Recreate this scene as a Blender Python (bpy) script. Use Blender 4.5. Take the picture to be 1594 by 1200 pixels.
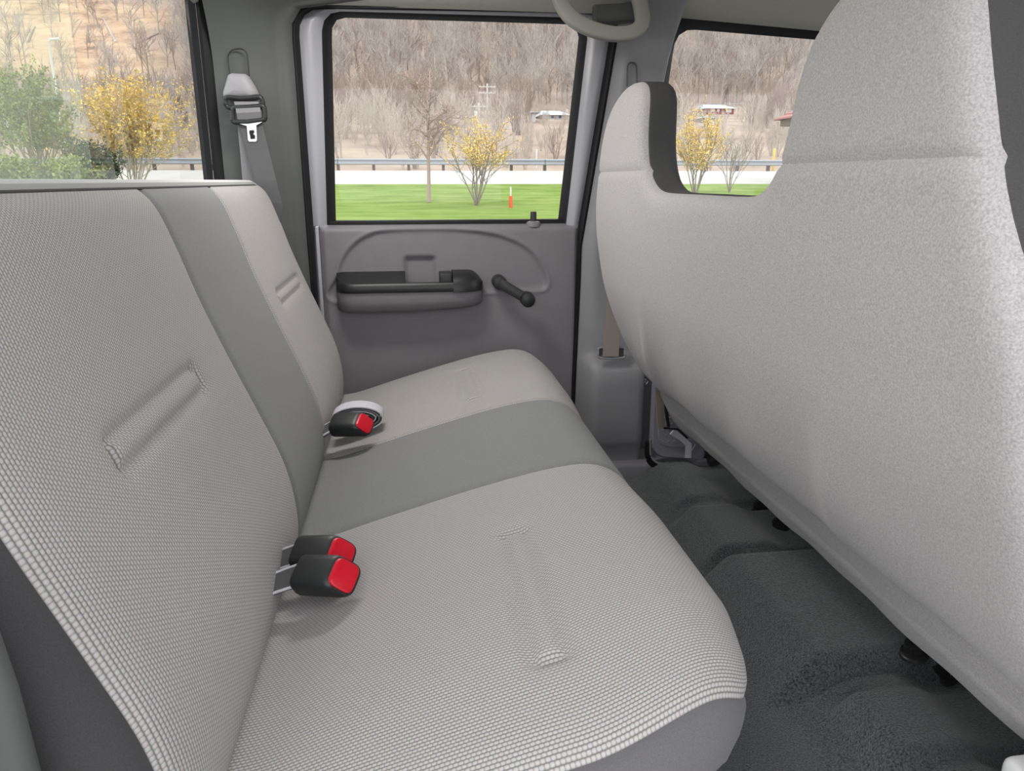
import bpy, bmesh, math, random
import numpy as np
from mathutils import Vector, Matrix

for o in list(bpy.data.objects):
    bpy.data.objects.remove(o, do_unlink=True)
SC = bpy.context.scene
COL = SC.collection
R = math.radians

# ------------------------------------------------------------------ camera, world, exposure
H = 0.82                                   # lens height above the cab floor
FPX, CX, CY = 1152.0, 797.0, 600.0
PITCH = math.atan(319 / 1152)
YAW = math.atan(160 * math.cos(PITCH) / 1152)
cam = bpy.data.cameras.new('camera')
cam.sensor_width = 36
cam.lens = 36 * FPX / 1594
cam.clip_start = 0.02
cam.clip_end = 2000
camo = bpy.data.objects.new('camera', cam)
COL.objects.link(camo)
camo.location = (0, 0, H)
camo.rotation_euler = (math.pi / 2 - PITCH, 0, -YAW)
SC.camera = camo

world = bpy.data.worlds.new('overcast_sky')
SC.world = world
world.use_nodes = True
bg = world.node_tree.nodes['Background']
bg.inputs[0].default_value = (0.955, 0.97, 0.99, 1)
bg.inputs[1].default_value = 1.0
SC.view_settings.view_transform = 'Standard'
SC.view_settings.look = 'None'
SC.view_settings.exposure = 1.46
SC.view_settings.gamma = 1
SC.view_settings.use_curve_mapping = False

FW = np.array([math.sin(YAW) * math.cos(PITCH), math.cos(YAW) * math.cos(PITCH), -math.sin(PITCH)])
RT = np.array([math.cos(YAW), -math.sin(YAW), 0.0])
UP = np.cross(RT, FW)
CAM = np.array([0, 0, H])


def ray(x, y):
    return FW + RT * (x - CX) / FPX + UP * (CY - y) / FPX


def at(x, y, Y):
    d = ray(x, y)
    return CAM + d * (Y / d[1])


def atz(x, y, Z):
    d = ray(x, y)
    return CAM + d * ((Z - H) / d[2])


# ------------------------------------------------------------------ materials
MATS = {}


def new_mat(name):
    m = bpy.data.materials.new(name)
    m.use_nodes = True
    nt = m.node_tree
    b = nt.nodes['Principled BSDF']
    MATS[name] = m
    return m, nt, b


def srgb(r, g, b):
    f = lambda c: (c / 255 / 12.92) if c <= 10 else (((c / 255) + 0.055) / 1.055) ** 2.4
    return (f(r), f(g), f(b), 1)


def lin(c):
    return (c[0], c[1], c[2], 1)


def pbr(name, col, rough=0.6, metal=0.0, noise=None, bump=None, var=0.15, sheen=0, spec=0.5, coords='Object', detail=3):
    """noise = scale of colour mottling, bump = (scale, strength, distance)"""
    m, nt, b = new_mat(name)
    N, Lk = nt.nodes, nt.links
    b.inputs['Base Color'].default_value = lin(col)
    b.inputs['Roughness'].default_value = rough
    b.inputs['Metallic'].default_value = metal
    b.inputs['Specular IOR Level'].default_value = spec
    if sheen:
        b.inputs['Sheen Weight'].default_value = sheen
        b.inputs['Sheen Roughness'].default_value = 0.6
    tc = N.new('ShaderNodeTexCoord')
    if noise:
        n = N.new('ShaderNodeTexNoise')
        n.inputs['Scale'].default_value = noise
        n.inputs['Detail'].default_value = detail
        Lk.new(tc.outputs[coords], n.inputs['Vector'])
        mx = N.new('ShaderNodeMix')
        mx.data_type = 'RGBA'
        mx.inputs[6].default_value = lin([c * (1 - var) for c in col[:3]])
        mx.inputs[7].default_value = lin([min(1, c * (1 + var)) for c in col[:3]])
        mr = N.new('ShaderNodeMapRange')
        mr.inputs[1].default_value = 0.3
        mr.inputs[2].default_value = 0.7
        Lk.new(n.outputs['Fac'], mr.inputs[0])
        Lk.new(mr.outputs[0], mx.inputs[0])
        Lk.new(mx.outputs[2], b.inputs['Base Color'])
    if bump:
        n2 = N.new('ShaderNodeTexNoise')
        n2.inputs['Scale'].default_value = bump[0]
        n2.inputs['Detail'].default_value = 2
        Lk.new(tc.outputs[coords], n2.inputs['Vector'])
        bp = N.new('ShaderNodeBump')
        bp.inputs['Strength'].default_value = bump[1]
        bp.inputs['Distance'].default_value = bump[2]
        Lk.new(n2.outputs['Fac'], bp.inputs['Height'])
        Lk.new(bp.outputs[0], b.inputs['Normal'])
    return m


def weave_mat(name, dark, light, pu=0.0065, pv=0.0062):
    m, nt, b = new_mat(name)
    N, Lk = nt.nodes, nt.links
    uv = N.new('ShaderNodeUVMap')
    sp = N.new('ShaderNodeSeparateXYZ')
    Lk.new(uv.outputs[0], sp.inputs[0])

    def mth(op, a, bb=None):
        n = N.new('ShaderNodeMath')
        n.operation = op
        for i, v in enumerate((a, bb)):
            if v is None:
                continue
            if isinstance(v, (int, float)):
                n.inputs[i].default_value = v
            else:
                Lk.new(v, n.inputs[i])
        return n.outputs[0]
    u = mth('DIVIDE', sp.outputs[0], pu)
    v = mth('DIVIDE', sp.outputs[1], pv)
    fl = mth('FLOOR', u)
    v2 = mth('ADD', v, mth('MULTIPLY', fl, 0.5))
    a = mth('ABSOLUTE', mth('SINE', mth('MULTIPLY', u, math.pi)))
    c = mth('ABSOLUTE', mth('SINE', mth('MULTIPLY', v2, math.pi)))
    h = mth('MULTIPLY', mth('POWER', a, 0.55), mth('ADD', mth('MULTIPLY', mth('POWER', c, 0.7), 0.55), 0.45))
    mx = N.new('ShaderNodeMix')
    mx.data_type = 'RGBA'
    mr = N.new('ShaderNodeMapRange')
    mr.inputs[1].default_value = 0.25
    mr.inputs[2].default_value = 0.85
    Lk.new(h, mr.inputs[0])
    Lk.new(mr.outputs[0], mx.inputs[0])
    mx.inputs[6].default_value = lin(dark)
    mx.inputs[7].default_value = lin(light)
    tc = N.new('ShaderNodeTexCoord')
    n = N.new('ShaderNodeTexNoise')
    n.inputs['Scale'].default_value = 700
    Lk.new(tc.outputs['Object'], n.inputs['Vector'])
    mx2 = N.new('ShaderNodeMix')
    mx2.data_type = 'RGBA'
    mx2.blend_type = 'MULTIPLY'
    mx2.inputs[0].default_value = 0.35
    Lk.new(mx.outputs[2], mx2.inputs[6])
    Lk.new(n.outputs['Color'], mx2.inputs[7])
    Lk.new(mx2.outputs[2], b.inputs['Base Color'])
    b.inputs['Roughness'].default_value = 0.85
    b.inputs['Specular IOR Level'].default_value = 0.2
    b.inputs['Sheen Weight'].default_value = 0.15
    bp = N.new('ShaderNodeBump')
    bp.inputs['Strength'].default_value = 0.5
    bp.inputs['Distance'].default_value = 0.0015
    Lk.new(h, bp.inputs['Height'])
    Lk.new(bp.outputs[0], b.inputs['Normal'])
    return m


def glass_mat(name, tint, refl_veil=0.0, refl_col=(0.5, 0.55, 0.5)):
    """thin pane: clear transmission plus a Fresnel mirror term, optional reflected veil mixed in as translucent colour"""
    m = bpy.data.materials.new(name)
    m.use_nodes = True
    nt = m.node_tree
    N, Lk = nt.nodes, nt.links
    N.remove(N['Principled BSDF'])
    out = N['Material Output']
    tr = N.new('ShaderNodeBsdfTransparent')
    tr.inputs[0].default_value = lin(tint)
    gl = N.new('ShaderNodeBsdfGlossy')
    gl.inputs['Roughness'].default_value = 0.0
    fr = N.new('ShaderNodeFresnel')
    fr.inputs[0].default_value = 1.45
    mx = N.new('ShaderNodeMixShader')
    Lk.new(fr.outputs[0], mx.inputs[0])
    Lk.new(tr.outputs[0], mx.inputs[1])
    Lk.new(gl.outputs[0], mx.inputs[2])
    last = mx.outputs[0]
    if refl_veil:
        df = N.new('ShaderNodeBsdfTranslucent')
        df.inputs[0].default_value = lin(refl_col)
        m2 = N.new('ShaderNodeMixShader')
        m2.inputs[0].default_value = refl_veil
        Lk.new(last, m2.inputs[1])
        Lk.new(df.outputs[0], m2.inputs[2])
        last = m2.outputs[0]
    Lk.new(last, out.inputs[0])
    MATS[name] = m
    return m


weave_mat('weave', (0.20, 0.191, 0.187), (0.53, 0.508, 0.498), 0.0040, 0.0046)
pbr('stripe_cloth', (0.19, 0.192, 0.19), 0.9, noise=900, var=0.18, bump=(900, 0.25, 0.0006), sheen=0.1, spec=0.15)
pbr('valance_cloth', (0.12, 0.115, 0.12), 0.9, noise=900, var=0.12, bump=(900, 0.2, 0.0006), sheen=0.1, spec=0.15)
pbr('bolster_cloth', (0.05, 0.048, 0.05), 0.9, noise=900, var=0.15, bump=(900, 0.2, 0.0006), sheen=0.1, spec=0.15)
pbr('flock_cloth', (0.42, 0.40, 0.40), 0.95, noise=520, var=0.22, bump=(600, 0.3, 0.0007), sheen=0.15, spec=0.1)
pbr('boxing_cloth', (0.075, 0.073, 0.073), 0.9, noise=700, var=0.12, bump=(700, 0.2, 0.0006), spec=0.15)
pbr('piping_cloth', (0.42, 0.42, 0.41), 0.8, spec=0.2)
pbr('door_plastic', (0.20, 0.19, 0.203), 0.5, noise=25, var=0.03, bump=(700, 0.12, 0.0006), spec=0.35)
pbr('trim_plastic', (0.085, 0.090, 0.086), 0.5, noise=20, var=0.03, bump=(700, 0.12, 0.0006), spec=0.35)
pbr('pillar_plastic', (0.26, 0.256, 0.268), 0.5, noise=20, var=0.03, bump=(700, 0.12, 0.0006), spec=0.35)
pbr('headliner_cloth', (0.52, 0.51, 0.45), 0.9, noise=500, var=0.08, bump=(600, 0.2, 0.0006), spec=0.1)
pbr('handle_plastic', (0.31, 0.305, 0.275), 0.55, bump=(500, 0.1, 0.0005), spec=0.3)
pbr('black_plastic', (0.018, 0.019, 0.02), 0.42, bump=(500, 0.1, 0.0005), spec=0.45)
pbr('black_rubber', (0.008, 0.008, 0.009), 0.6, spec=0.3)
pbr('white_paint', (0.34, 0.34, 0.365), 0.3, spec=0.5)
pbr('red_plastic', (0.55, 0.004, 0.018), 0.35, spec=0.4)
pbr('steel', (0.75, 0.75, 0.74), 0.28, metal=0.9)
pbr('dark_steel', (0.09, 0.09, 0.09), 0.3, metal=0.8)
pbr('webbing', (0.19, 0.187, 0.194), 0.75, noise=1200, var=0.15, spec=0.25)
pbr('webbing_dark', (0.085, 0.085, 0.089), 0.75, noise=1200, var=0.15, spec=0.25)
pbr('webbing_light', (0.55, 0.54, 0.58), 0.6, noise=900, var=0.12, spec=0.3)
pbr('webbing_tan', (0.27, 0.225, 0.205), 0.8, noise=1200, var=0.12, spec=0.2)
pbr('carpet', (0.062, 0.068, 0.072), 0.95, noise=330, var=1.0, bump=(380, 0.9, 0.003), sheen=0.4, spec=0.1, detail=5)
pbr('pale_plastic', (0.6, 0.6, 0.6), 0.4)
pbr('sill_plastic', (0.22, 0.215, 0.23), 0.5, bump=(500, 0.1, 0.0006))
pbr('scuff_plastic', (0.24, 0.235, 0.275), 0.5, bump=(500, 0.15, 0.0006))
pbr('fill_lamp_lens', (0.8, 0.78, 0.74), 0.4)
M_l = MATS['fill_lamp_lens'].node_tree.nodes['Principled BSDF']
M_l.inputs['Emission Color'].default_value = (1, 0.93, 0.86, 1)
M_l.inputs['Emission Strength'].default_value = 1.5  # glow of the added fill lamp
glass_mat('window_glass', (0.92, 0.92, 0.92))
glass_mat('rear_glass', (0.92, 0.93, 0.92))
glass_mat('slider_veil_glass', (0.86, 0.90, 0.84), 0.16, (0.62, 0.70, 0.58))  # greenish reflection of the outdoors put into the pane as translucent colour
# outdoors
pbr('asphalt_lot', (0.22, 0.22, 0.21), 0.9, noise=1.5, var=0.1)
pbr('concrete_road', (0.43, 0.42, 0.385), 0.9, noise=0.6, var=0.06)
pbr('bark_grey', (0.41, 0.375, 0.345), 0.9)
pbr('bark_brown', (0.3, 0.24, 0.205), 0.9)
pbr('bark_pale', (0.5, 0.44, 0.385), 0.9)
pbr('bark_young', (0.25, 0.21, 0.18), 0.9)
pbr('bark_rosy', (0.36, 0.27, 0.24), 0.9)
pbr('blossom', (0.74, 0.52, 0.13), 0.8, noise=2.0, var=0.3)
pbr('leaf_green', (0.24, 0.28, 0.09), 0.8, noise=1.5, var=0.4)
pbr('leaf_dark', (0.035, 0.06, 0.02), 0.8, noise=1.5, var=0.4)
pbr('galvanised', (0.30, 0.325, 0.345), 0.6, metal=0.0)
pbr('post_wood', (0.10, 0.085, 0.07), 0.9)
pbr('pole_wood', (0.52, 0.49, 0.46), 0.9)
pbr('orange_plastic', (0.62, 0.10, 0.02), 0.6)
pbr('yellow_plastic', (0.6, 0.45, 0.1), 0.6)
pbr('siding_red', (0.25, 0.03, 0.035), 0.8)
pbr('siding_white', (0.6, 0.6, 0.58), 0.8)
pbr('roof_pale', (0.42, 0.45, 0.48), 0.8)
pbr('roof_tile', (0.30, 0.13, 0.11), 0.8)
pbr('eave_wood', (0.14, 0.11, 0.06), 0.8)
pbr('window_dark', (0.03, 0.03, 0.035), 0.2)


def ramp_mat(name, stops, scale, detail=8, stretch=(1, 1, 1), coords='Object', rough=0.95):
    m, nt, b = new_mat(name)
    N, Lk = nt.nodes, nt.links
    tc = N.new('ShaderNodeTexCoord')
    mp = N.new('ShaderNodeMapping')
    mp.inputs['Scale'].default_value = stretch
    Lk.new(tc.outputs[coords], mp.inputs[0])
    n = N.new('ShaderNodeTexNoise')
    n.inputs['Scale'].default_value = scale
    n.inputs['Detail'].default_value = detail
    n.inputs['Roughness'].default_value = 0.7
    Lk.new(mp.outputs[0], n.inputs['Vector'])
    cr = N.new('ShaderNodeValToRGB')
    el = cr.color_ramp.elements
    el[0].position, el[0].color = stops[0][0], lin(stops[0][1])
    el[1].position, el[1].color = stops[-1][0], lin(stops[-1][1])
    for p, c in stops[1:-1]:
        e = el.new(p)
        e.color = lin(c)
    Lk.new(n.outputs['Fac'], cr.inputs[0])
    Lk.new(cr.outputs[0], b.inputs['Base Color'])
    b.inputs['Roughness'].default_value = rough
    b.inputs['Specular IOR Level'].default_value = 0.1
    return m


ramp_mat('grass', [(0.3, (0.10, 0.155, 0.028)), (0.5, (0.165, 0.245, 0.05)), (0.7, (0.25, 0.31, 0.10))], 0.9, stretch=(0.5, 1.6, 1))
ramp_mat('leaf_litter', [(0.3, (0.24, 0.19, 0.165)), (0.5, (0.36, 0.29, 0.245)), (0.7, (0.44, 0.36, 0.29))], 0.03)
ramp_mat('tan_slope', [(0.3, (0.26, 0.17, 0.12)), (0.5, (0.45, 0.31, 0.20)), (0.72, (0.54, 0.40, 0.26))], 0.12)
ramp_mat('brush_ground', [(0.3, (0.22, 0.175, 0.145)), (0.5, (0.34, 0.275, 0.22)), (0.7, (0.42, 0.36, 0.275))], 0.12)

def blend_litter():
    m, nt = MATS['leaf_litter'], MATS['leaf_litter'].node_tree
    b = nt.nodes['Principled BSDF']
    src = b.inputs['Base Color'].links[0].from_socket
    at2 = nt.nodes.new('ShaderNodeAttribute')
    at2.attribute_name = 'tan'
    tc = nt.nodes.new('ShaderNodeTexCoord')
    n = nt.nodes.new('ShaderNodeTexNoise')
    n.inputs['Scale'].default_value = 0.055
    n.inputs['Detail'].default_value = 8
    n.inputs['Roughness'].default_value = 0.75
    nt.links.new(tc.outputs['Object'], n.inputs['Vector'])
    cr = nt.nodes.new('ShaderNodeValToRGB')
    el = cr.color_ramp.elements
    el[0].position, el[0].color = 0.36, (0.22, 0.15, 0.115, 1)
    el[1].position, el[1].color = 0.62, (0.56, 0.43, 0.29, 1)
    e = el.new(0.48)
    e.color = (0.46, 0.32, 0.215, 1)
    nt.links.new(n.outputs['Fac'], cr.inputs[0])
    mx = nt.nodes.new('ShaderNodeMix')
    mx.data_type = 'RGBA'
    nt.links.new(at2.outputs['Fac'], mx.inputs[0])
    nt.links.new(src, mx.inputs[6])
    nt.links.new(cr.outputs[0], mx.inputs[7])
    nt.links.new(mx.outputs[2], b.inputs['Base Color'])


blend_litter()
M = MATS
# ------------------------------------------------------------------ helpers


def tag(o, label=None, cat=None, group=None, kind=None):
    if label:
        o['label'] = label
    if cat:
        o['category'] = cat
    if group:
        o['group'] = group
    if kind:
        o['kind'] = kind
    return o


def empty(name, loc=(0, 0, 0)):
    o = bpy.data.objects.new(name, None)
    o.empty_display_size = 0.05
    o.location = loc
    COL.objects.link(o)
    return o


def link(name, me, mat, parent=None, smooth=True):
    o = bpy.data.objects.new(name, me)
    COL.objects.link(o)
    if mat is not None:
        me.materials.append(M[mat])
    if parent is not None:
        o.parent = parent
        o.location = -Vector(parent_world(parent))
    if smooth:
        me.shade_smooth()
    return o


def parent_world(p):
    v = Vector((0, 0, 0))
    while p is not None:
        v += p.location
        p = p.parent
    return v


def mesh(name, verts, faces, mat, parent=None, smooth=True, uvs=None):
    me = bpy.data.meshes.new(name)
    me.from_pydata([tuple(map(float, v)) for v in verts], [], [tuple(map(int, f)) for f in faces])
    if uvs is not None:
        ul = me.uv_layers.new(name='UVMap')
        vi = np.empty(len(me.loops), dtype=np.int32)
        me.loops.foreach_get('vertex_index', vi)
        ul.data.foreach_set('uv', np.asarray(uvs, dtype=np.float32)[vi].ravel())
    me.update()
    return link(name, me, mat, parent, smooth)


def fast_mesh(name, V, Q, mat, parent=None, smooth=False):
    """numpy verts (n,3) and faces (m,k)"""
    me = bpy.data.meshes.new(name)
    V = np.asarray(V, dtype=np.float32)
    Q = np.asarray(Q, dtype=np.int32)
    k = Q.shape[1]
    me.vertices.add(len(V))
    me.vertices.foreach_set('co', V.ravel())
    me.loops.add(Q.size)
    me.loops.foreach_set('vertex_index', Q.ravel())
    me.polygons.add(len(Q))
    me.polygons.foreach_set('loop_start', np.arange(0, Q.size, k, dtype=np.int32))
    me.update(calc_edges=True)
    me.validate()
    return link(name, me, mat, parent, smooth)


def grid_faces(nr, nc, closed=False, flip=False, base=0):
    F = []
    cc = nc if closed else nc - 1
    for i in range(nr - 1):
        for j in range(cc):
            a, b = base + i * nc + j, base + i * nc + (j + 1) % nc
            c, d = a + nc, b + nc
            F.append((a, c, d, b) if flip else (a, b, d, c))
    return F


def surf(name, rows, mat, parent=None, closed=False, flip=False, caps=False, smooth=True, uvs=None):
    nr, nc = len(rows), len(rows[0])
    V = [p for r in rows for p in r]
    F = grid_faces(nr, nc, closed, flip)
    if caps:
        F.append(tuple(range(nc)) if flip else tuple(reversed(range(nc))))
        e = (nr - 1) * nc
        F.append(tuple(reversed(range(e, e + nc))) if flip else tuple(range(e, e + nc)))
    o = mesh(name, V, F, mat, parent, smooth, uvs)
    return o


def fix_normals(o):
    bm = bmesh.new()
    bm.from_mesh(o.data)
    bmesh.ops.recalc_face_normals(bm, faces=bm.faces)
    bm.to_mesh(o.data)
    bm.free()
    return o


def auto_smooth(o, deg=35):
    bm = bmesh.new()
    bm.from_mesh(o.data)
    for e in bm.edges:
        e.smooth = len(e.link_faces) == 2 and e.calc_face_angle(0) < R(deg)
    for f in bm.faces:
        f.smooth = True
    bm.to_mesh(o.data)
    bm.free()
    return o


def rbox(name, lo, hi, mat, parent=None, bev=0.0, seg=3, mtx=None):
    bm = bmesh.new()
    bmesh.ops.create_cube(bm, size=1)
    for v in bm.verts:
        v.co = Vector([lo[i] + (v.co[i] + 0.5) * (hi[i] - lo[i]) for i in range(3)])
    if bev:
        bmesh.ops.bevel(bm, geom=list(bm.edges), offset=bev, segments=seg, affect='EDGES', profile=0.5)
    if mtx is not None:
        bmesh.ops.transform(bm, matrix=mtx, verts=bm.verts)
    me = bpy.data.meshes.new(name)
    bm.to_mesh(me)
    bm.free()
    o = link(name, me, mat, parent, False)
    return auto_smooth(o, 40)


def catmull(P, n, closed=False):
    """resample a polyline through P with n points (uniform arclength)"""
    P = np.asarray(P, float)
    m = len(P)
    out = []
    segs = m if closed else m - 1
    for i in range(segs):
        g = lambda k: P[k % m] if closed else P[min(max(k, 0), m - 1)]
        p0, p1, p2, p3 = g(i - 1), g(i), g(i + 1), g(i + 2)
        for t in np.linspace(0, 1, 12, endpoint=False):
            out.append(0.5 * ((2 * p1) + (-p0 + p2) * t + (2 * p0 - 5 * p1 + 4 * p2 - p3) * t * t + (-p0 + 3 * p1 - 3 * p2 + p3) * t ** 3))
    if not closed:
        out.append(P[-1])
    else:
        out.append(out[0])
    return resample(out, n, closed)


def resample(P, n, closed=False):
    P = np.asarray(P, float)
    d = np.r_[0, np.cumsum(np.linalg.norm(np.diff(P, axis=0), axis=1))]
    t = np.linspace(0, d[-1], n + 1 if closed else n)
    if closed:
        t = t[:-1]
    return np.stack([np.interp(t, d, P[:, k]) for k in range(P.shape[1])], 1)


def tube(name, pts, rad, mat, parent=None, sides=10, closed=False, flat=None, caps=True):
    """sweep; rad scalar or list; flat=(a,b,up) for an elliptic/strap section"""
    P = [Vector(p) for p in pts]
    n = len(P)
    rows = []
    up0 = Vector((0, 0, 1))
    for i in range(n):
        if closed:
            t = (P[(i + 1) % n] - P[i - 1]).normalized()
        else:
            t = (P[min(i + 1, n - 1)] - P[max(i - 1, 0)]).normalized()
        ref = Vector(flat[2]) if flat else (up0 if abs(t.z) < 0.95 else Vector((0, 1, 0)))
        s = t.cross(ref).normalized()
        u = s.cross(t).normalized()
        r = rad[i] if hasattr(rad, '__len__') else rad
        a, b = (flat[0], flat[1]) if flat else (r, r)
        row = []
        for k in range(sides):
            an = 2 * math.pi * k / sides
            ca, sa = math.cos(an), math.sin(an)
            if flat:
                e = 0.45
                ca = math.copysign(abs(ca) ** e, ca)
                sa = math.copysign(abs(sa) ** e, sa)
            row.append(P[i] + s * a * ca + u * b * sa)
        rows.append(row)
    if closed:
        rows.append(rows[0])
    o = surf(name, rows, mat, parent, closed=True, caps=caps and not closed)
    fix_normals(o)
    return auto_smooth(o, 50)


def cyl(name, c, axis, r, h, mat, parent=None, n=20, bev=0.15, dome=0.0):
    """turned disc: axis points out of the top"""
    ax = Vector(axis).normalized()
    q = ax.to_track_quat('Z', 'Y').to_matrix()
    c = Vector(c)
    b = r * bev
    prof = [(r, 0), (r, h - b), (r - b * 0.3, h - b * 0.3), (r - b, h), (r * 0.4, h + dome), ]
    rows = [[c + q @ Vector((rr * math.cos(2 * math.pi * k / n), rr * math.sin(2 * math.pi * k / n), z)) for k in range(n)] for rr, z in prof]
    o = surf(name, rows, mat, parent, closed=True, caps=True)
    fix_normals(o)
    return auto_smooth(o, 40)


def rounded_path(pts, radii, n=10):
    """polyline corners rounded with quadratic arcs, 2D/3D"""
    P = [np.asarray(p, float) for p in pts]
    out = [P[0]]
    for i in range(1, len(P) - 1):
        a, b, c = P[i - 1], P[i], P[i + 1]
        r = radii if not hasattr(radii, '__len__') else radii[i - 1]
        p = b + (a - b) / np.linalg.norm(a - b) * r
        q = b + (c - b) / np.linalg.norm(c - b) * r
        for t in np.linspace(0, 1, n):
            out.append((1 - t) ** 2 * p + 2 * t * (1 - t) * b + t * t * q)
    out.append(P[-1])
    return np.array(out)


def poly_sdf(P, X, Y):
    """signed distance (negative inside) from points to closed polygon P"""
    P = np.asarray(P, float)
    Q = np.roll(P, -1, 0)
    best = np.full(X.shape, 1e9)
    inside = np.zeros(X.shape, bool)
    for (ax, ay), (bx, by) in zip(P, Q):
        ex, ey = bx - ax, by - ay
        t = np.clip(((X - ax) * ex + (Y - ay) * ey) / max(ex * ex + ey * ey, 1e-12), 0, 1)
        best = np.minimum(best, np.hypot(X - ax - t * ex, Y - ay - t * ey))
        cond = ((ay > Y) != (by > Y))
        with np.errstate(divide='ignore', invalid='ignore'):
            xi = ax + (Y - ay) * ex / (ey if ey != 0 else 1e-12)
        inside ^= cond & (X < xi)
    return np.where(inside, -best, best)


# ================================================================== THE CAB (setting)
YP = 2.0            # inner face of the far door panel
XB = -0.46          # rear wall

# ---- floor carpet: flat footwell, ramp under the front bench with seat-mount pockets


def sstep(a, b, x):
    t = np.clip((x - a) / (b - a), 0, 1)
    return t * t * (3 - 2 * t)


gx = np.linspace(-0.46, 1.9, 237)
gy = np.linspace(0.46, 1.93, 148)
GX, GY = np.meshgrid(gx, gy)


def floor_z(X, Y):
    def band(a, b, w=0.03):
        return sstep(a, a + w, Y) * (1 - sstep(b - w, b, Y))
    tunnel = band(0.945, 1.325, 0.018) * 0.080 * sstep(0.54, 0.64, X)       # block over the tunnel
    far = band(1.345, 1.60, 0.03) * 0.064 * sstep(0.58, 0.655, X)
    far2 = band(1.615, 1.93, 0.03) * 0.056 * sstep(0.58, 0.68, X)
    near = band(0.735, 0.93, 0.04) * 0.064 * sstep(0.59, 0.66, X)
    near2 = (1 - sstep(0.69, 0.72, Y)) * 0.070 * sstep(0.57, 0.68, X)
    z = np.maximum.reduce([tunnel, far, far2, near, near2, 0.046 * sstep(0.56, 0.70, X)])
    under = sstep(0.74, 0.80, X) * (1 - band(0.93, 1.34, 0.03))                # mounting trough under the bench
    return z - 0.022 * under


GZ = floor_z(GX, GY)
V = np.stack([GX, GY, GZ], -1).reshape(-1, 3)
ny, nx = GX.shape
idx = np.arange(ny * nx).reshape(ny, nx)
Q = np.stack([idx[:-1, :-1], idx[:-1, 1:], idx[1:, 1:], idx[1:, :-1]], -1).reshape(-1, 4)
fl = fast_mesh('floor', V, Q, 'carpet', smooth=True)
tag(fl, 'black carpeted cab floor with raised seat mount blocks', kind='structure')

# ---- far side: paths around the rear door opening (U shapes in the picture, lifted to the door's depth)
ZB = 0.02


def upath(pl, yl, corner, n=24):
    """pl: left-bottom, left-top, right-top, right-bottom pixels on plane Y=yl -> 3D rounded path extended down"""
    pts = [at(x, y, yl) for x, y in pl]
    path = rounded_path(pts, corner, 10)
    return resample(path, n * 3)


def drop(p, q, z):
    """extend line p->q down to height z"""
    d = np.asarray(q) - np.asarray(p)
    return np.asarray(q) + d * ((z - q[2]) / d[2])


glass_p = upath([(523, 346), (516, 26), (903, 38), (868, 346)], 2.05, 0.035)
seal_in = upath([(523, 347), (516, 27), (903, 38.5), (868, 347)], 2.045, 0.035)
seal_out = upath([(509, 350), (500, 17), (918, 28), (881, 350)], 2.015, 0.05)
paint_out = upath([(488, 352), (463, 13), (955, 20), (900, 352)], 2.005, 0.06)
strip_out = upath([(478, 376), (452, 9), (968, 14), (903, 390)], 1.98, 0.065)

door = empty('door_1', (0.1, 2.0, 0.0))
tag(door, 'grey rear passenger door with wind-up window and black armrest', kind='structure')


def ring(name, a, b, mat, parent, bulge=0.0, n=4):
    rows = []
    for t in np.linspace(0, 1, n + 1):
        r = a * (1 - t) + b * t
        r = r.copy()
        r[:, 1] -= bulge * math.sin(math.pi * t)
        rows.append([tuple(p) for p in r])
    return surf(name, rows, mat, parent)


ring('window_seal', seal_in, seal_out, 'black_rubber', door, 0.006)
rbox('door_core', (-0.262, 2.046, 0.0), (0.478, 2.068, 0.712), 'white_paint', door)
ring('window_frame', seal_out, paint_out, 'white_paint', door, 0.010, 6)
# bottom window strip and glass
bl, br = at(509, 350, 2.015), at(881, 350, 2.015)
rbox('belt_seal', (bl[0], 2.02, 0.695), (br[0], 2.06, at(700, 342, 2.04)[2]), 'black_rubber', door, 0.004)
gv = [tuple(p) for p in glass_p]
cgl = np.array(gv).mean(0)
pane = mesh('window_pane', gv, [tuple(range(len(gv)))], 'window_glass', door, False)

# door panel: moulded height field with an arched raised field and a pull pocket
xl0, xl1 = -0.236, 0.452
px_ = np.linspace(xl0, xl1, 150)
pz_ = np.linspace(0.03, 0.712, 150)
PXg, PZg = np.meshgrid(px_, pz_)
arch = [at(x, y, 2.0)[[0, 2]] for x, y in [(527, 470), (526, 425), (533, 402), (548, 381), (570, 366), (600, 358), (700, 356), (760, 362), (800, 374), (830, 393), (848, 420), (853, 436), (850, 447), (840, 452), (760, 455)]]
arch = catmull(arch, 90, closed=True)
sd = poly_sdf(arch, PXg, PZg)
dep = 0.007 * sstep(0.006, -0.006, sd)             # inside the arch: set back
dep = 0.007 * (1 - sstep(-0.007, 0.004, sd)) - 0.004 * np.exp(-(sd / 0.007) ** 2)
pk = [(-0.024, 0.52), (-0.024, 0.628), (0.066, 0.628), (0.066, 0.52)]
sdp = poly_sdf(rounded_path(pk + [pk[0]], 0.015, 6), PXg, PZg)
dep += 0.012 * (1 - sstep(-0.014, 0.002, sdp))
edge = np.minimum(PXg - xl0, xl1 - PXg)
dep += 0.010 * (1 - sstep(0, 0.012, edge))
top = 0.712 - PZg
dep += 0.045 * (1 - np.sqrt(np.clip(1 - np.clip(1 - top / 0.022, 0, 1) ** 2, 0, 1)))
low = np.clip((0.45 - PZg) / 0.4, 0, 1)
V = np.stack([PXg, YP + dep + 0.0 * low, PZg], -1).reshape(-1, 3)
idx = np.arange(V.shape[0]).reshape(PXg.shape)
Q = np.stack([idx[:-1, :-1], idx[:-1, 1:], idx[1:, 1:], idx[1:, :-1]], -1).reshape(-1, 4)
fast_mesh('door_panel', V, Q, 'door_plastic', door, smooth=True)
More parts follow.
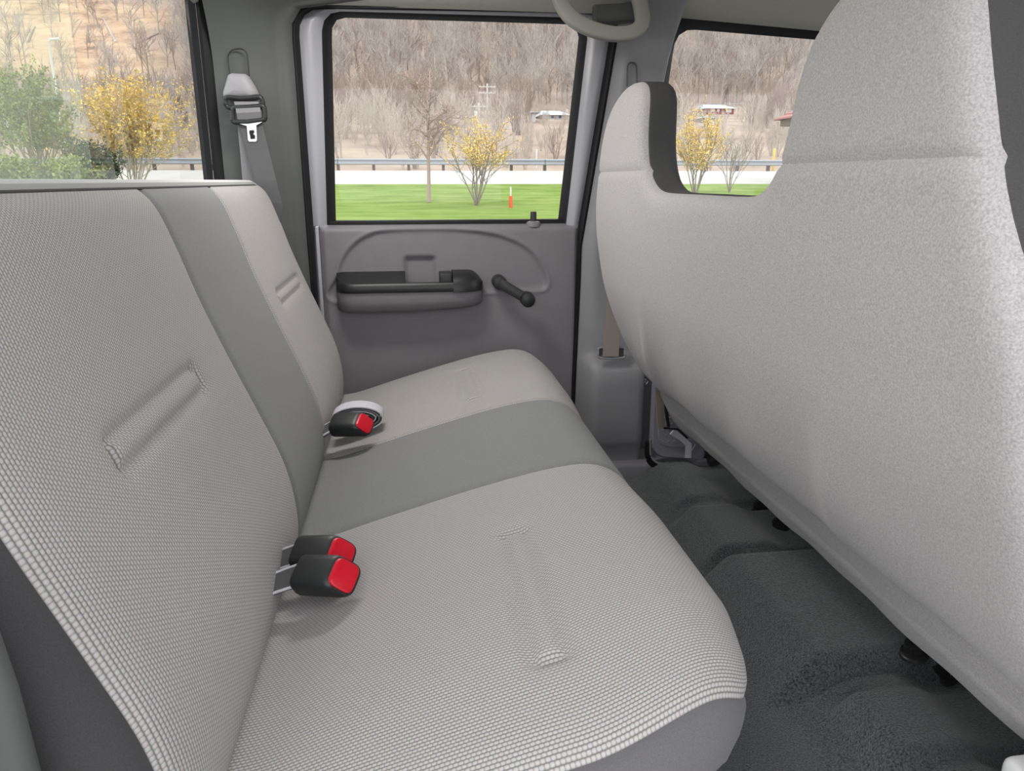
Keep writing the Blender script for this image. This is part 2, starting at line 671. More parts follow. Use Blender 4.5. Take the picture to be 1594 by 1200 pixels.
# painted edge of the door sheet metal either side of the panel
re = [at(x, y, 2.0) for x, y in [(901, 349), (895, 480), (887, 640), (882, 730)]]
rbox('door_edge', (xl1 + 0.001, 2.0, 0.02), (xl1 + 0.008, 2.05, 0.705), 'white_paint', door, 0.002)
rbox('door_edge', (xl0 - 0.010, 2.0, 0.02), (xl0 - 0.001, 2.05, 0.705), 'white_paint', door, 0.002)
rbox('door_skin', (-0.27, 2.07, -0.25), (0.49, 2.09, 0.69), 'white_paint', door)

# armrest: grey lower moulding + black pull with pocket
def xloft(name, xs, sec, mat, parent):
    rows = [[(x, y, z) for y, z in sec(x)] for x in xs]
    o = surf(name, rows, mat, parent, closed=True, caps=True)
    fix_normals(o)
    return auto_smooth(o, 45)


AX0, AX1 = -0.200, 0.186


def bulge_end(x, a=AX0, b=AX1, r0=0.05, r1=0.07):
    t = 1.0
    if x < a + r0:
        t = math.sqrt(max(0, 1 - ((a + r0 - x) / r0) ** 2))
    if x > b - r1:
        t = math.sqrt(max(0, 1 - ((x - b + r1) / r1) ** 2))
    return t


def sec_low(x):
    t = bulge_end(x)
    d = 0.012 + 0.058 * t            # protrusion
    zt, zb = 0.540, 0.482 + 0.012 * (1 - t) + 0.01 * max(0, x) / 0.186
    y0 = YP + 0.012
    return [(y0, zb - 0.002), (YP - d * 0.55, zb + 0.002), (YP - d * 0.85, zb + 0.012), (YP - d, zb + 0.032), (YP - d, zt), (y0, zt)]


arm = xloft('armrest', [AX0 + (AX1 - AX0) * (0.5 - 0.5 * math.cos(math.pi * k / 28)) for k in range(29)], sec_low, 'door_plastic', door)


def sec_lip(x):
    t = bulge_end(x)
    d = 0.016 + 0.060 * t
    zt = 0.564 + 0.022 * (1 - t)
    return [(YP - d + 0.022 * t + 0.002, 0.541), (YP - d + 0.002, 0.541), (YP - d - 0.001, 0.546), (YP - d, zt - 0.006), (YP - d + 0.005, zt), (YP - d + 0.022 * t + 0.003, zt)]


xloft('armrest_grip', [AX0 + 0.002 + (0.102 - AX0) * k / 24 for k in range(25)], sec_lip, 'black_plastic', arm)


def sec_plate(x):
    t = bulge_end(x)
    d = 0.014 + 0.055 * t
    return [(YP + 0.012, 0.541), (YP - d, 0.541), (YP - d, 0.560), (YP - d * 0.6, 0.567), (YP - 0.004, 0.586), (YP + 0.012, 0.588)]


xloft('armrest_pad', [AX0 + 0.002 + (-0.022 - AX0) * k / 16 for k in range(17)], sec_plate, 'black_plastic', arm)


def sec_block(x):
    t = bulge_end(x)
    d = 0.014 + 0.064 * t
    zt = 0.588 - 0.03 * max(0, (x - 0.15) / 0.036) ** 2
    return [(YP + 0.012, 0.539), (YP - d, 0.539), (YP - d, 0.562), (YP - d * 0.75, zt - 0.006), (YP - d * 0.5, zt), (YP + 0.012, zt + 0.001)]


xloft('armrest_cap', [0.104 + (AX1 - 0.001 - 0.104) * math.sin(math.pi / 2 * k / 14) for k in range(15)], sec_block, 'black_plastic', arm)
rbox('latch_rib', (0.070, YP - 0.055, 0.545), (0.103, YP + 0.012, 0.586), 'black_plastic', arm, 0.003)
rbox('pull_pocket', (-0.024, YP - 0.045, 0.541), (0.068, YP + 0.012, 0.549), 'door_plastic', arm, 0.002)

# window crank
h0 = at(779, 441, 1.955)
h1 = at(820, 465, 1.945)
ck = cyl('window_crank', (h0[0], YP + 0.008, h0[2]), (0, -1, 0), 0.0185, 0.055, 'black_plastic', door, 24, 0.25, 0.001)
tube('crank_arm', [(h0[0], 1.955, h0[2]), ((h0[0] * 2 + h1[0]) / 3, 1.945, (h0[2] * 2 + h1[2]) / 3), (h1[0], 1.943, h1[2])], 0.01, 'black_plastic', ck, 12, flat=(0.0135, 0.007, (0, 1, 0)))
cyl('crank_knob', (h1[0], 1.955, h1[2]), (0, -1, 0), 0.0195, 0.04, 'black_plastic', ck, 24, 0.3, 0.002)
# lock button
lb = at(830, 349, 2.02)
cyl('lock_bezel', (lb[0], 2.018, 0.7), (0, 0, 1), 0.020, 0.015, 'door_plastic', door, 20, 0.4)
cyl('lock_button', (lb[0], 2.018, 0.712), (0, 0, 1), 0.0085, 0.028, 'black_plastic', door, 14, 0.3)

# ---- weatherstrip round the door opening, continuing down both sides
so, po = strip_out, paint_out
ws_rows = []
lows_l = [at(494, 450, 1.985), at(498, 560, 1.985)]
right_dn_in = [at(x, y, 2.005) for x, y in [(897, 420), (889, 600), (883, 735)]]
right_dn_out = [at(x, y, 1.98) for x, y in [(903, 420), (895, 600), (889, 735)]]
left_dn_in = [at(x, y, 2.005) for x, y in [(496, 470), (505, 640), (512, 760)]]
left_dn_out = [at(x, y, 1.98) for x, y in [(486, 470), (495, 640), (503, 760)]]
a_path = np.vstack([left_dn_in[::-1], po, right_dn_in])
b_path = np.vstack([left_dn_out[::-1], so, right_dn_out])
ctr = np.array([0.1, 2.0, 0.75])
c_path = b_path + (b_path - ctr) / np.linalg.norm(b_path - ctr, axis=1)[:, None] * 0.05
c_path[:, 1] = 2.01
trim = ring('trim_1', a_path, b_path, 'black_rubber', None, 0.012, 5)
ring('seal_flange', b_path, c_path, 'black_rubber', trim)
tag(trim, 'black rubber weatherstrip around the rear door opening', kind='structure')

# ---- C pillar trim between rear window and rear door
zs = np.linspace(0.0, 1.24, 40)
lp = np.vstack([left_dn_out[::-1], so[:30]])
lz = np.argsort(lp[:, 2])
rows = []
for z in zs:
    xr = np.interp(z, lp[lz, 2], lp[lz, 0])
    row = []
    for t in np.linspace(0, 1, 14):
        e = t
        x = -0.440 + (xr + 0.440) * e
        y = 1.925 + (1.978 - 1.925) * e ** 1.3 - 0.012 * math.sin(math.pi * t) + 0.0
        # shallow gutter roll next to the door and inward sweep towards the roof
        y -= 0.012 * math.exp(-((t - 0.93) / 0.05) ** 2)
        k = max(0, (z - 1.06) / 0.18)
        y -= 0.07 * k * k * (1 - 0.55 * t)
        row.append((x, y, z))
    rows.append(row)
cp = surf('trim_2', rows, 'trim_plastic')
tag(cp, 'dark grey plastic corner pillar trim beside the rear window', kind='structure')

# ---- B pillar trim (upper and lower) between the two doors
rp = np.vstack([so[42:], right_dn_out])
rz = np.argsort(rp[:, 2])
bz = [0.04, 0.06, 0.085, 0.10, 0.12, 0.2, 0.28, 0.315, 0.335, 0.345, 0.352, 0.36, 0.375, 0.40, 0.46, 0.55, 0.65, 0.75, 0.85, 0.95, 1.05, 1.12, 1.17, 1.21, 1.25]
rows = []
for z in bz:
    xl = float(np.interp(z, rp[rz, 2], rp[rz, 0])) + 0.002
    xr_ = float(np.interp(z, [0, 0.3, 0.8, 1.1, 1.25], [0.64, 0.635, 0.62, 0.665, 0.70]))
    lowk = float(1 - sstep(0.325, 0.36, np.array(z)))            # lower box stands proud
    foot = float(1 - sstep(0.075, 0.115, np.array(z)))
    depth = 0.035 + 0.055 * lowk - 0.02 * foot
    kk = max(0, (z - 1.1) / 0.15)
    depth += 0.06 * kk * kk
    row = []
    for t in np.linspace(0, 1, 18):
        s = math.sin(math.pi * min(1, t / 0.22) / 2) if t < 0.22 else 1.0
        if t > 0.9:
            s = math.cos((t - 0.9) / 0.1 * math.pi / 2) * 0.8 + 0.2
        row.append((xl + (xr_ - xl) * t, 1.985 - depth * s, z))
    rows.append(row)
bp_ = surf('trim_3', rows, 'pillar_plastic')
tag(bp_, 'grey plastic pillar trim between the two far doors', kind='structure')
ad0 = at(985, 105, 1.94)
tube('adjuster_rim', rounded_path([at(976, 135, 1.943), at(977, 97, 1.943), at(991, 97, 1.943), at(992, 135, 1.943)], 0.014, 6), 0.0022, 'trim_plastic', bp_, 8)

# ---- sill
sl = rbox('trim_4', (-0.3, 1.885, -0.02), (1.7, 2.06, 0.052), 'sill_plastic', None, 0.012)
tag(sl, 'dark grey door sill scuff strip along the floor edge', kind='structure')
sl2 = rbox('trim_5', (-0.3, 0.36, -0.05), (0.47, 0.475, 0.03), 'sill_plastic', None, 0.012)
tag(sl2, 'near door sill scuff strip below the camera', kind='structure')

# ---- front door (far)
d2 = empty('door_2', (1.1, 2.0, 0))
tag(d2, 'front passenger door beyond the front bench', kind='structure')
fg = [at(x, y, 2.05) for x, y in [(1040, 135), (1049, 72)]]
fb = drop(fg[1], fg[0], 0.715)
fgl = rounded_path([fb, at(1053, 44, 2.05), at(1285, 57, 2.05) * 0 + np.array([1.55, 2.05, 1.165]), np.array([1.75, 2.05, 0.715])], [0.05, 0.08], 10)
fgl = resample(fgl, 72)
fso = [at(x, y, 2.0) for x, y in [(1022, 135), (1035, 62)]]
fso_b = drop(fso[1], fso[0], 0.715)
fsl = rounded_path([fso_b, at(1039, 26, 2.0), np.array([1.58, 2.0, 1.195]), np.array([1.80, 2.0, 0.715])], [0.07, 0.1], 10)
fsl = resample(fsl, 72)
ring('window_seal', fgl, fsl, 'black_rubber', d2, 0.004)
mesh('window_pane', [tuple(p) for p in fgl], [tuple(range(72))], 'window_glass', d2, False)
rbox('door_panel', (0.60, 2.0, 0.0), (1.8, 2.04, 0.715), 'door_plastic', d2, 0.015)
rbox('door_skin', (0.52, 2.07, -0.25), (1.85, 2.09, 0.69), 'white_paint', d2)
# trim round the front door opening up to the roof
fr2 = fsl.copy()
fo = fsl.copy()
fo[:, 1] = 1.965
fo[:, 2] += 0.018
fo[:24, 0] -= 0.02
tr6 = ring('trim_6', fsl, fo, 'black_rubber', None, 0.006)
tag(tr6, 'black rubber weatherstrip around the front door opening', kind='structure')

# ---- headliner: roof with rolled edge down to the far door tops
rows = []
xs = np.linspace(-0.47, 1.75, 60)
for x in xs:
    row = []
    prof = [(1.985, 1.222), (1.965, 1.224), (1.94, 1.232), (1.90, 1.252), (1.85, 1.283), (1.78, 1.315), (1.65, 1.345), (1.4, 1.36), (1.2, 1.365), (1.0, 1.36), (0.75, 1.345), (0.62, 1.315), (0.55, 1.283), (0.5, 1.25), (0.46, 1.235), (0.42, 1.225)]
    back = 0.10 * max(0, (-0.30 - x) / 0.17) ** 2
    for y, z in prof:
        dz = back * min(1, max(0, (1.99 - y) / 0.2))
        if x > 0.62 and y > 1.9:
            dz += 0.028 * min(1, (x - 0.62) / 0.5) * (1 if y > 1.93 else 0.6)
        row.append((x, y, z - dz))
    rows.append(row)
ce = surf('ceiling', rows, 'headliner_cloth')
tag(ce, 'beige grey cloth headliner', kind='structure')
rbo = rbox('roof', (-0.5, 0.38, 1.375), (1.8, 2.1, 1.40), 'white_paint')
tag(rbo, 'white painted steel roof skin', kind='structure')
rbo.name = 'trim_7'

# ---- rear wall and rear window with sliding centre pane
rw = rbox('wall_rear', (XB - 0.07, 0.40, -0.05), (XB - 0.03, 2.05, 0.775), 'trim_plastic')
tag(rw, 'grey rear wall of the cab behind the bench', kind='structure')
wn = empty('window_1', (XB, 1.22, 0.78))
tag(wn, 'rear cab window with sliding centre pane', kind='structure')


def yzrect(y0, y1, z0, z1, r, x, n=60):
    p = rounded_path([(x, (y0 + y1) / 2, z0), (x, y1, z0), (x, y1, z1), (x, y0, z1), (x, y0, z0), (x, (y0 + y1) / 2, z0)], r, 8)
    return p


pin = yzrect(0.53, 1.915, 0.785, 1.243, 0.05, XB + 0.004)
pout = yzrect(0.495, 1.945, 0.765, 1.27, 0.06, XB + 0.022)
rows = []
for t in np.linspace(0, 1, 6):
    r = pin * (1 - t) + pout * t
    r[:, 0] += 0.010 * math.sin(math.pi * t)
    rows.append([tuple(p) for p in r])
surf('window_seal', rows, 'black_rubber', wn)
rbox('top_rail', (XB - 0.03, 0.40, 1.262), (XB + 0.002, 2.02, 1.36), 'trim_plastic', wn)
rbox('side_post', (XB - 0.03, 1.93, 0.74), (XB + 0.006, 2.02, 1.30), 'black_rubber', wn)
rbox('side_post', (XB - 0.03, 0.40, 0.74), (XB + 0.006, 0.51, 1.30), 'black_rubber', wn)
mesh('window_pane', [(XB, 1.2, 0.77), (XB, 1.93, 0.77), (XB, 1.93, 1.26), (XB, 1.2, 1.26)], [(0, 1, 2, 3)], 'rear_glass', wn, False)
mesh('window_pane', [(XB - 0.008, 0.51, 0.77), (XB - 0.008, 1.222, 0.77), (XB - 0.008, 1.232, 1.26), (XB - 0.008, 0.51, 1.26)], [(0, 1, 2, 3)], 'slider_veil_glass', wn, False)

# ---- near side of the cab, out of frame but shading it: pillars, front door, roof rail, cowl
wl = rbox('wall_near', (XB - 0.04, 0.36, -0.1), (-0.335, 0.44, 1.30), 'trim_plastic', None, 0.01)
tag(wl, 'near rear corner of the cab at the open doorway', kind='structure')
nj = empty('trim_8', (-0.3, 0.5, 0))
tag(nj, 'near door jamb trim at the seat end', kind='structure')
jp = [at(x, y, 0.425) for x, y in [(-20, 905), (0, 960), (38, 1070), (72, 1200), (95, 1290)]]
rows = []
for p in jp:
    rows.append([(p[0] - 0.20, 0.42, p[2] + 0.02), (p[0] - 0.030, 0.415, p[2] + 0.003), (p[0] - 0.012, 0.415, p[2]), (p[0] - 0.004, 0.419, p[2]), (p[0] - 0.004, 0.427, p[2]), (p[0] - 0.018, 0.445, p[2])])
surf('jamb_trim', rows, 'trim_plastic', nj)
nb = rbox('wall_front_pillar', (0.56, 0.36, 0.30), (0.68, 0.43, 1.28), 'pillar_plastic', None, 0.015)
nb.name = 'trim_9'
tag(nb, 'near pillar between the doors', kind='structure')
nd = rbox('door_3', (0.70, 0.34, -0.2), (1.8, 0.42, 0.71), 'door_plastic', None, 0.02)
tag(nd, 'closed front driver side door', kind='structure')
fwl = rbox('wall_front', (1.75, 0.36, -0.1), (1.85, 2.06, 0.78), 'trim_plastic', None, 0.02)
tag(fwl, 'dashboard wall at the front of the cab', kind='structure')
pw = at(1582, 1187, 0.55)
ps = rbox('trim_10', (pw[0] - 0.012, 0.47, pw[2] - 0.12), (pw[0] + 0.14, 0.56, pw[2] + 0.006), 'pale_plastic', None, 0.012, 4)
tag(ps, 'pale rounded plastic pillar foot at the near doorway', kind='structure')


# ---- near rear door standing open beside the photographer
od = empty('door_4', (0.56, 0.40, -0.1))
tag(od, 'near rear door standing open outside the frame', kind='structure')
mt = Matrix.Translation((0.60, 0.36, 0)) @ Matrix.Rotation(R(-68), 4, 'Z')
rbox('door_panel', (0, -0.06, -0.2), (0.86, 0.06, 0.70), 'door_plastic', od, 0.02, 3, mt)
rbox('window_frame', (0.80, -0.04, 0.69), (0.86, 0.03, 1.22), 'white_paint', od, 0.01, 2, mt)
rbox('window_frame', (0.0, -0.04, 0.69), (0.06, 0.03, 1.22), 'white_paint', od, 0.01, 2, mt)
rbox('window_frame', (0.0, -0.04, 1.19), (0.86, 0.03, 1.25), 'white_paint', od, 0.01, 2, mt)

# ---- unseen fill lamp added under the headliner to brighten the far seats
dl = empty('fill_lamp', (-0.12, 1.52, 1.335))
tag(dl, 'unseen rectangular fill lamp added under the headliner above the far rear seat', 'lamp')
rbox('fill_lamp_base', (-0.29, 1.445, 1.330), (0.05, 1.605, 1.358), 'headliner_cloth', dl, 0.008)
rbox('fill_lamp_lens', (-0.275, 1.46, 1.326), (0.035, 1.59, 1.340), 'fill_lamp_lens', dl, 0.006)
ld = bpy.data.lights.new('fill_light', 'AREA')
ld.shape = 'RECTANGLE'
ld.size, ld.size_y = 0.31, 0.13
ld.energy = 2.0
ld.color = (1.0, 0.965, 0.94)
lo_ = bpy.data.objects.new('fill_light', ld)
COL.objects.link(lo_)
lo_.parent = dl
lo_.location = (0, 0, -0.014)

# ================================================================== REAR BENCH
BY0, BY1 = 0.448, 1.925
S1, S2 = 1.056, 1.407            # seams of the dark centre stripe
bench = empty('rear_bench_seat', (0.05, 1.22, 0.0))
tag(bench, 'light grey woven rear bench seat with dark grey centre stripe', 'bench seat')


def profile_ring(P, n):
    Pr = catmull(P, n, closed=True)
    T = np.roll(Pr, -1, 0) - np.roll(Pr, 1, 0)
    T /= np.linalg.norm(T, axis=1)[:, None]
    Nn = np.stack([T[:, 1], -T[:, 0]], 1)
    area = 0.5 * np.sum(Pr[:, 0] * np.roll(Pr[:, 1], -1) - np.roll(Pr[:, 0], -1) * Pr[:, 1])
    if area < 0:
        Nn = -Nn
    s = np.r_[0, np.cumsum(np.linalg.norm(np.diff(Pr, axis=0), axis=1))]
    return Pr, Nn, s


def bench_sec(prof, Y, bul, tuft, rY=0.085, rI=0.05, y0=BY0, y1=BY1):
    Pr, Nn, s = prof
    d = min(Y - y0, y1 - Y)
    inset = 0.0
    if d < rY:
        inset = rI * (1 - math.sqrt(max(0, 1 - ((rY - d) / rY) ** 2)))
    off = -inset
    # puffed light panels, flat stripe, pinched seams
    for sm in SEAMS:
        off -= 0.0045 * math.exp(-((Y - sm) / 0.006) ** 2)
    b = np.full(len(Pr), off)
    if Y < S1:
        k = sstep(0, 0.16, np.array(min(S1 - Y, Y - (y0 + 0.03))))
    elif Y > S2:
        k = sstep(0, 0.16, np.array(min(Y - S2, (y1 - 0.03) - Y)))
    else:
        k = 0
    b += bul * float(k) * prof_w(prof)
    P3 = np.stack([Pr[:, 0] + Nn[:, 0] * b, np.full(len(Pr), Y), Pr[:, 1] + Nn[:, 1] * b], 1)
    dn = Y - y0
    if dn < 0.2:
        P3[:, 0] -= 0.025 * ((0.2 - dn) / 0.2) ** 1.6 * sstep(0.10, 0.36, P3[:, 0])
    wrap = 0.045 * sstep(0.12, 0.32, Pr[:, 0]) + 0.17 * sstep(0.24, 0.34, Pr[:, 0]) * (1 - sstep(0.27, 0.40, Pr[:, 1]))
    P3[:, 1] += wrap * (1 - float(sstep(0, 0.46, np.array(Y - SEAMS[2]))))
    t = tuft(P3)
    P3[:, 0] += Nn[:, 0] * t
    P3[:, 2] += Nn[:, 1] * t
    return P3


_w = {}


def prof_w(prof):
    return _w[id(prof)]


def bar_tuft(a, b, a0, a1, b0, b1, depth=0.006, w=0.0055):
    """welt outline: groove along the rim of a long rounded bar a0..a1 x b0..b1"""
    ca, cb = (a0 + a1) / 2, (b0 + b1) / 2
    ha, hb = (a1 - a0) / 2, (b1 - b0) / 2
    r = min(ha, hb) * 0.6
    qa, qb = np.abs(a - ca) - ha + r, np.abs(b - cb) - hb + r
    sdv = np.minimum(np.maximum(qa, qb), 0) + np.hypot(np.maximum(qa, 0), np.maximum(qb, 0)) - r
    return -depth * np.exp(-(sdv / w) ** 2) - depth * 0.35 * np.exp(-(sdv / (w * 3.2)) ** 2)


SEAM_N, SEAM_F = 0.484, 1.894
SEAMS = [S1, S2, SEAM_N, SEAM_F]
cush_pts = [(-0.23, 0.283), (-0.15, 0.298), (-0.06, 0.325), (0.05, 0.357), (0.15, 0.383), (0.22, 0.396), (0.265, 0.397), (0.30, 0.383), (0.33, 0.352), (0.352, 0.308), (0.362, 0.25), (0.362, 0.17), (0.355, 0.10), (0.32, 0.06), (0.2, 0.05), (0.0, 0.06), (-0.2, 0.08), (-0.25, 0.15), (-0.25, 0.24)]
cprof = profile_ring(cush_pts[::-1], 260)
back_pts = [(-0.205, 0.235), (-0.185, 0.30), (-0.184, 0.36), (-0.196, 0.425), (-0.224, 0.50), (-0.256, 0.58), (-0.286, 0.66), (-0.308, 0.73), (-0.327, 0.782), (-0.345, 0.806), (-0.365, 0.814), (-0.40, 0.814), (-0.428, 0.80), (-0.444, 0.76), (-0.448, 0.60), (-0.446, 0.40), (-0.43, 0.25), (-0.36, 0.20), (-0.25, 0.20)]
bprof = profile_ring(back_pts, 260)
# where the upholstery can puff: top of the cushion, front of the back
_w[id(cprof)] = np.clip(sstep(0.27, 0.33, cprof[0][:, 1]) * sstep(-0.25, -0.1, cprof[0][:, 0]), 0, 1)
_w[id(bprof)] = sstep(0.25, 0.36, bprof[0][:, 1]) * (1 - sstep(0.77, 0.815, bprof[0][:, 1])) * (1 - sstep(-0.40, -0.36, bprof[0][:, 0]))


def tuft_c(P):
    m = (P[:, 2] > 0.3)
    return np.where(m, bar_tuft(P[:, 0], P[:, 1], 0.100, 0.134, 0.60, 0.865) + bar_tuft(P[:, 0], P[:, 1], 0.100, 0.134, 1.495, 1.735), 0)


def tuft_b(P):
    m = (P[:, 0] > -0.36)
    return np.where(m, bar_tuft(P[:, 2], P[:, 1], 0.575, 0.604, 0.645, 0.915, 0.0065) + bar_tuft(P[:, 2], P[:, 1], 0.583, 0.606, 1.515, 1.80), 0)


cu = empty('seat_cushion', (0, 0, 0))
cu.parent = bench
cu.location = (0.0, 0.0, 0.0)
bk = empty('backrest', (0, 0, 0))
bk.parent = bench
bk.location = (0.0, 0.0, 0.0)
CUTS = [(BY0, SEAM_N, 'bolster_cloth', 'end_bolster'), (SEAM_N, S1, 'weave', 'woven_panel'), (S1, S2, 'stripe_cloth', 'centre_stripe'), (S2, SEAM_F, 'weave', 'woven_panel'), (SEAM_F, BY1, 'bolster_cloth', 'end_bolster')]


def bench_part(prof, bul, tuft, root):
    Pr, Nn, s = prof
    for (ya, yb, mat, nm) in CUTS:
        ys = np.linspace(ya, yb, max(7, int(round((yb - ya) / 0.006)) + 1))
        rows, uv = [], []
        for Y in ys:
            rows.append([tuple(p) for p in bench_sec(prof, float(Y), bul, tuft)])
            uv += [(Y, sv) for sv in s]
        nc = len(rows[0])
        V = [p for r in rows for p in r]
        F = grid_faces(len(rows), nc, True)
        if ya == BY0:
            F.append(tuple(range(nc)))
        if yb == BY1:
            F.append(tuple(range((len(rows) - 1) * nc, len(rows) * nc)))
        if mat == 'bolster_cloth' and prof is cprof:
            mat = 'valance_cloth'
        o = mesh(nm, V, F, mat, root, True, uv)
        fix_normals(o)


bench_part(cprof, 0.008, tuft_c, cu)
bench_part(bprof, 0.026, tuft_b, bk)
# pale top roll and seam piping of the backrest
tp = []
for Y in np.linspace(0.48, 1.86, 60):
    e = min(Y - 0.45, 1.89 - Y)
    dz = -0.02 * max(0, 1 - e / 0.08) ** 2
    tp.append((-0.385, Y, 0.806 + dz))
tube('top_roll', tp, 0.0, 'piping_cloth', bk, 12, flat=(0.034, 0.0155, (0, 0, 1)))
pp = [(p[0] + 0.034, p[1], p[2] + 0.004) for p in tp]
tube('piping', pp, 0.002, 'boxing_cloth', bk, 8)
rbox('seat_riser', (-0.40, 0.56, 0.0), (0.27, 1.88, 0.06), 'black_plastic', bench, 0.01)

# ================================================================== FRONT BENCH
CF = 1.118


def surface_nets(f, org, h):
    """f: 3D array; returns verts, quads"""
    s = f < 0
    nx_, ny_, nz_ = f.shape
    cs = np.zeros((nx_ - 1, ny_ - 1, nz_ - 1), np.int8)
    acc = np.zeros(cs.shape + (3,))
    cnt = np.zeros(cs.shape)
    corners = [(i, j, k) for i in (0, 1) for j in (0, 1) for k in (0, 1)]

    def g(c):
        return f[c[0]:nx_ - 1 + c[0], c[1]:ny_ - 1 + c[1], c[2]:nz_ - 1 + c[2]]
    for a in corners:
        for ax in range(3):
            if a[ax] == 0:
                b = list(a)
                b[ax] = 1
                fa, fb_ = g(a), g(tuple(b))
                m = (fa < 0) != (fb_ < 0)
                t = np.where(m, fa / np.where(fa - fb_ == 0, 1, fa - fb_), 0)
                for d in range(3):
                    v = a[d] + (t if d == ax else 0)
                    acc[..., d] += np.where(m, v, 0)
                cnt += m
    act = cnt > 0
    ids = np.full(cs.shape, -1)
    ids[act] = np.arange(act.sum())
    ii = np.argwhere(act)
    Vv = (ii + acc[act] / cnt[act][:, None]) * h + np.asarray(org)
    quads = []
    for ax in range(3):
        o1, o2 = [(1, 2), (2, 0), (0, 1)][ax]
        sl_a = [slice(None)] * 3
        sl_b = [slice(None)] * 3
        sl_a[ax] = slice(0, -1)
        sl_b[ax] = slice(1, None)
        fa, fb_ = f[tuple(sl_a)], f[tuple(sl_b)]
        ch = np.argwhere((fa < 0) != (fb_ < 0))
        sgn = fa[tuple(ch.T)] < 0
        ok = (ch[:, o1] > 0) & (ch[:, o2] > 0) & (ch[:, o1] < f.shape[o1] - 1) & (ch[:, o2] < f.shape[o2] - 1)
        ch, sgn = ch[ok], sgn[ok]

        def cell(d1, d2):
            c = ch.copy()
            c[:, o1] -= d1
            c[:, o2] -= d2
            return ids[tuple(c.T)]
        q = np.stack([cell(1, 1), cell(0, 1), cell(0, 0), cell(1, 0)], 1)
        q[~sgn] = q[~sgn][:, ::-1]
        quads.append(q)
    return Vv, np.vstack(quads)


half = [(0.0, 0.800), (0.14, 0.800), (0.195, 0.804), (0.235, 0.818), (0.268, 0.845), (0.288, 0.885), (0.303, 0.935), (0.322, 0.972), (0.355, 0.997), (0.41, 1.010), (0.47, 1.008), (0.522, 0.99), (0.56, 0.955), (0.590, 0.89), (0.606, 0.825), (0.625, 0.775), (0.645, 0.70), (0.656, 0.60), (0.655, 0.50), (0.648, 0.42), (0.64, 0.36), (0.62, 0.335)]
right = catmull(half, 90)
nearh = half[:3] + [(0.232, 0.818), (0.257, 0.845), (0.270, 0.885), (0.278, 0.935), (0.290, 0.972), (0.318, 1.004), (0.37, 1.026), (0.43, 1.030), (0.49, 1.012), (0.53, 0.968), (0.568, 0.89), (0.594, 0.825)] + half[16:]
left = catmull(nearh, 90)
outl = np.vstack([right, (left * [-1, 1])[::-1][:-1]])
hh = 0.0085
org = np.array([-0.09, -0.72, 0.28])
gxn = np.arange(-0.09, 0.0901, hh)
gyn = np.arange(-0.72, 0.7201, hh)
gzn = np.arange(0.28, 1.09, hh)
YY, ZZ = np.meshgrid(gyn, gzn, indexing='ij')
s2 = poly_sdf(outl, YY, ZZ)
hx = 0.062
rr = 0.030
qx = np.abs(gxn)[:, None, None] - hx + rr
qy = (s2 + rr)[None]
sdf = np.minimum(np.maximum(qx, qy), 0) + np.hypot(np.maximum(qx, 0), np.maximum(qy, 0)) - rr
FV, FQ = surface_nets(sdf, org, hh)


def xrear(z):
    return np.interp(z, XRZ, XRX)


_pr = catmull([(0.30, 0.592), (0.345, 0.563), (0.40, 0.53), (0.455, 0.503), (0.565, 0.462), (0.65, 0.442), (0.73, 0.429), (0.81, 0.424), (0.918, 0.427), (1.0, 0.441), (1.08, 0.462)], 80)
XRZ, XRX = _pr[:, 0], _pr[:, 1]

fbench = empty('front_bench_seat', (0.8, CF, 0.0))
tag(fbench, 'light grey flocked front bench seat with two tall headrests seen from behind', 'bench seat')


def make_piece(name, mat, keep, parent):
    """cut the seat shell with planes in its unbent space; keep = list of (axis, value, sign)"""
    bm = bmesh.new()
    me0 = bpy.data.meshes.new('tmp')
    me0.from_pydata(FV.tolist(), [], FQ.tolist())
    bm.from_mesh(me0)
    bpy.data.meshes.remove(me0)
    for it in range(3):
        bmesh.ops.smooth_vert(bm, verts=bm.verts, factor=0.5, use_axis_x=True, use_axis_y=True, use_axis_z=True)
    for ax, val, sg in keep:
        co = [0, 0, 0]
        co[ax] = val
        no = [0, 0, 0]
        no[ax] = sg
        bmesh.ops.bisect_plane(bm, geom=bm.verts[:] + bm.edges[:] + bm.faces[:], plane_co=co, plane_no=no, clear_inner=True)
    for v in bm.verts:
        x, y, z = v.co
        # seam dips
        dip = 0.004 * math.exp(-((z - 0.838) / 0.005) ** 2) * (1 if abs(y) > 0.22 else 0) + 0.0035 * math.exp(-((x + 0.036) / 0.004) ** 2) * (1 if z > 0.72 else 0)
        wr = 0.004 * math.sin(y * 23 + z * 9) * math.exp(-((z - 0.42) / 0.10) ** 2)
        wr += 0.011 * math.exp(-((y - 0.42 + (z - 0.4) * 0.5) / 0.025) ** 2) * math.exp(-((z - 0.43) / 0.09) ** 2)
        wr += 0.009 * math.exp(-((y + 0.30 + (z - 0.4) * 0.4) / 0.03) ** 2) * math.exp(-((z - 0.44) / 0.09) ** 2)
        if x > 0:
            dip = wr = 0
        th = 1 - 0.33 * float(sstep(0.70, 0.82, np.array(z)))
        v.co = (float(xrear(z)) + (x + hx) * th + dip - wr, y + CF, z)
    bmesh.ops.recalc_face_normals(bm, faces=bm.faces)
    # make sure outward (rear face looks to -X)
    me = bpy.data.meshes.new(name)
    bm.to_mesh(me)
    bm.free()
    return link(name, me, mat, parent)


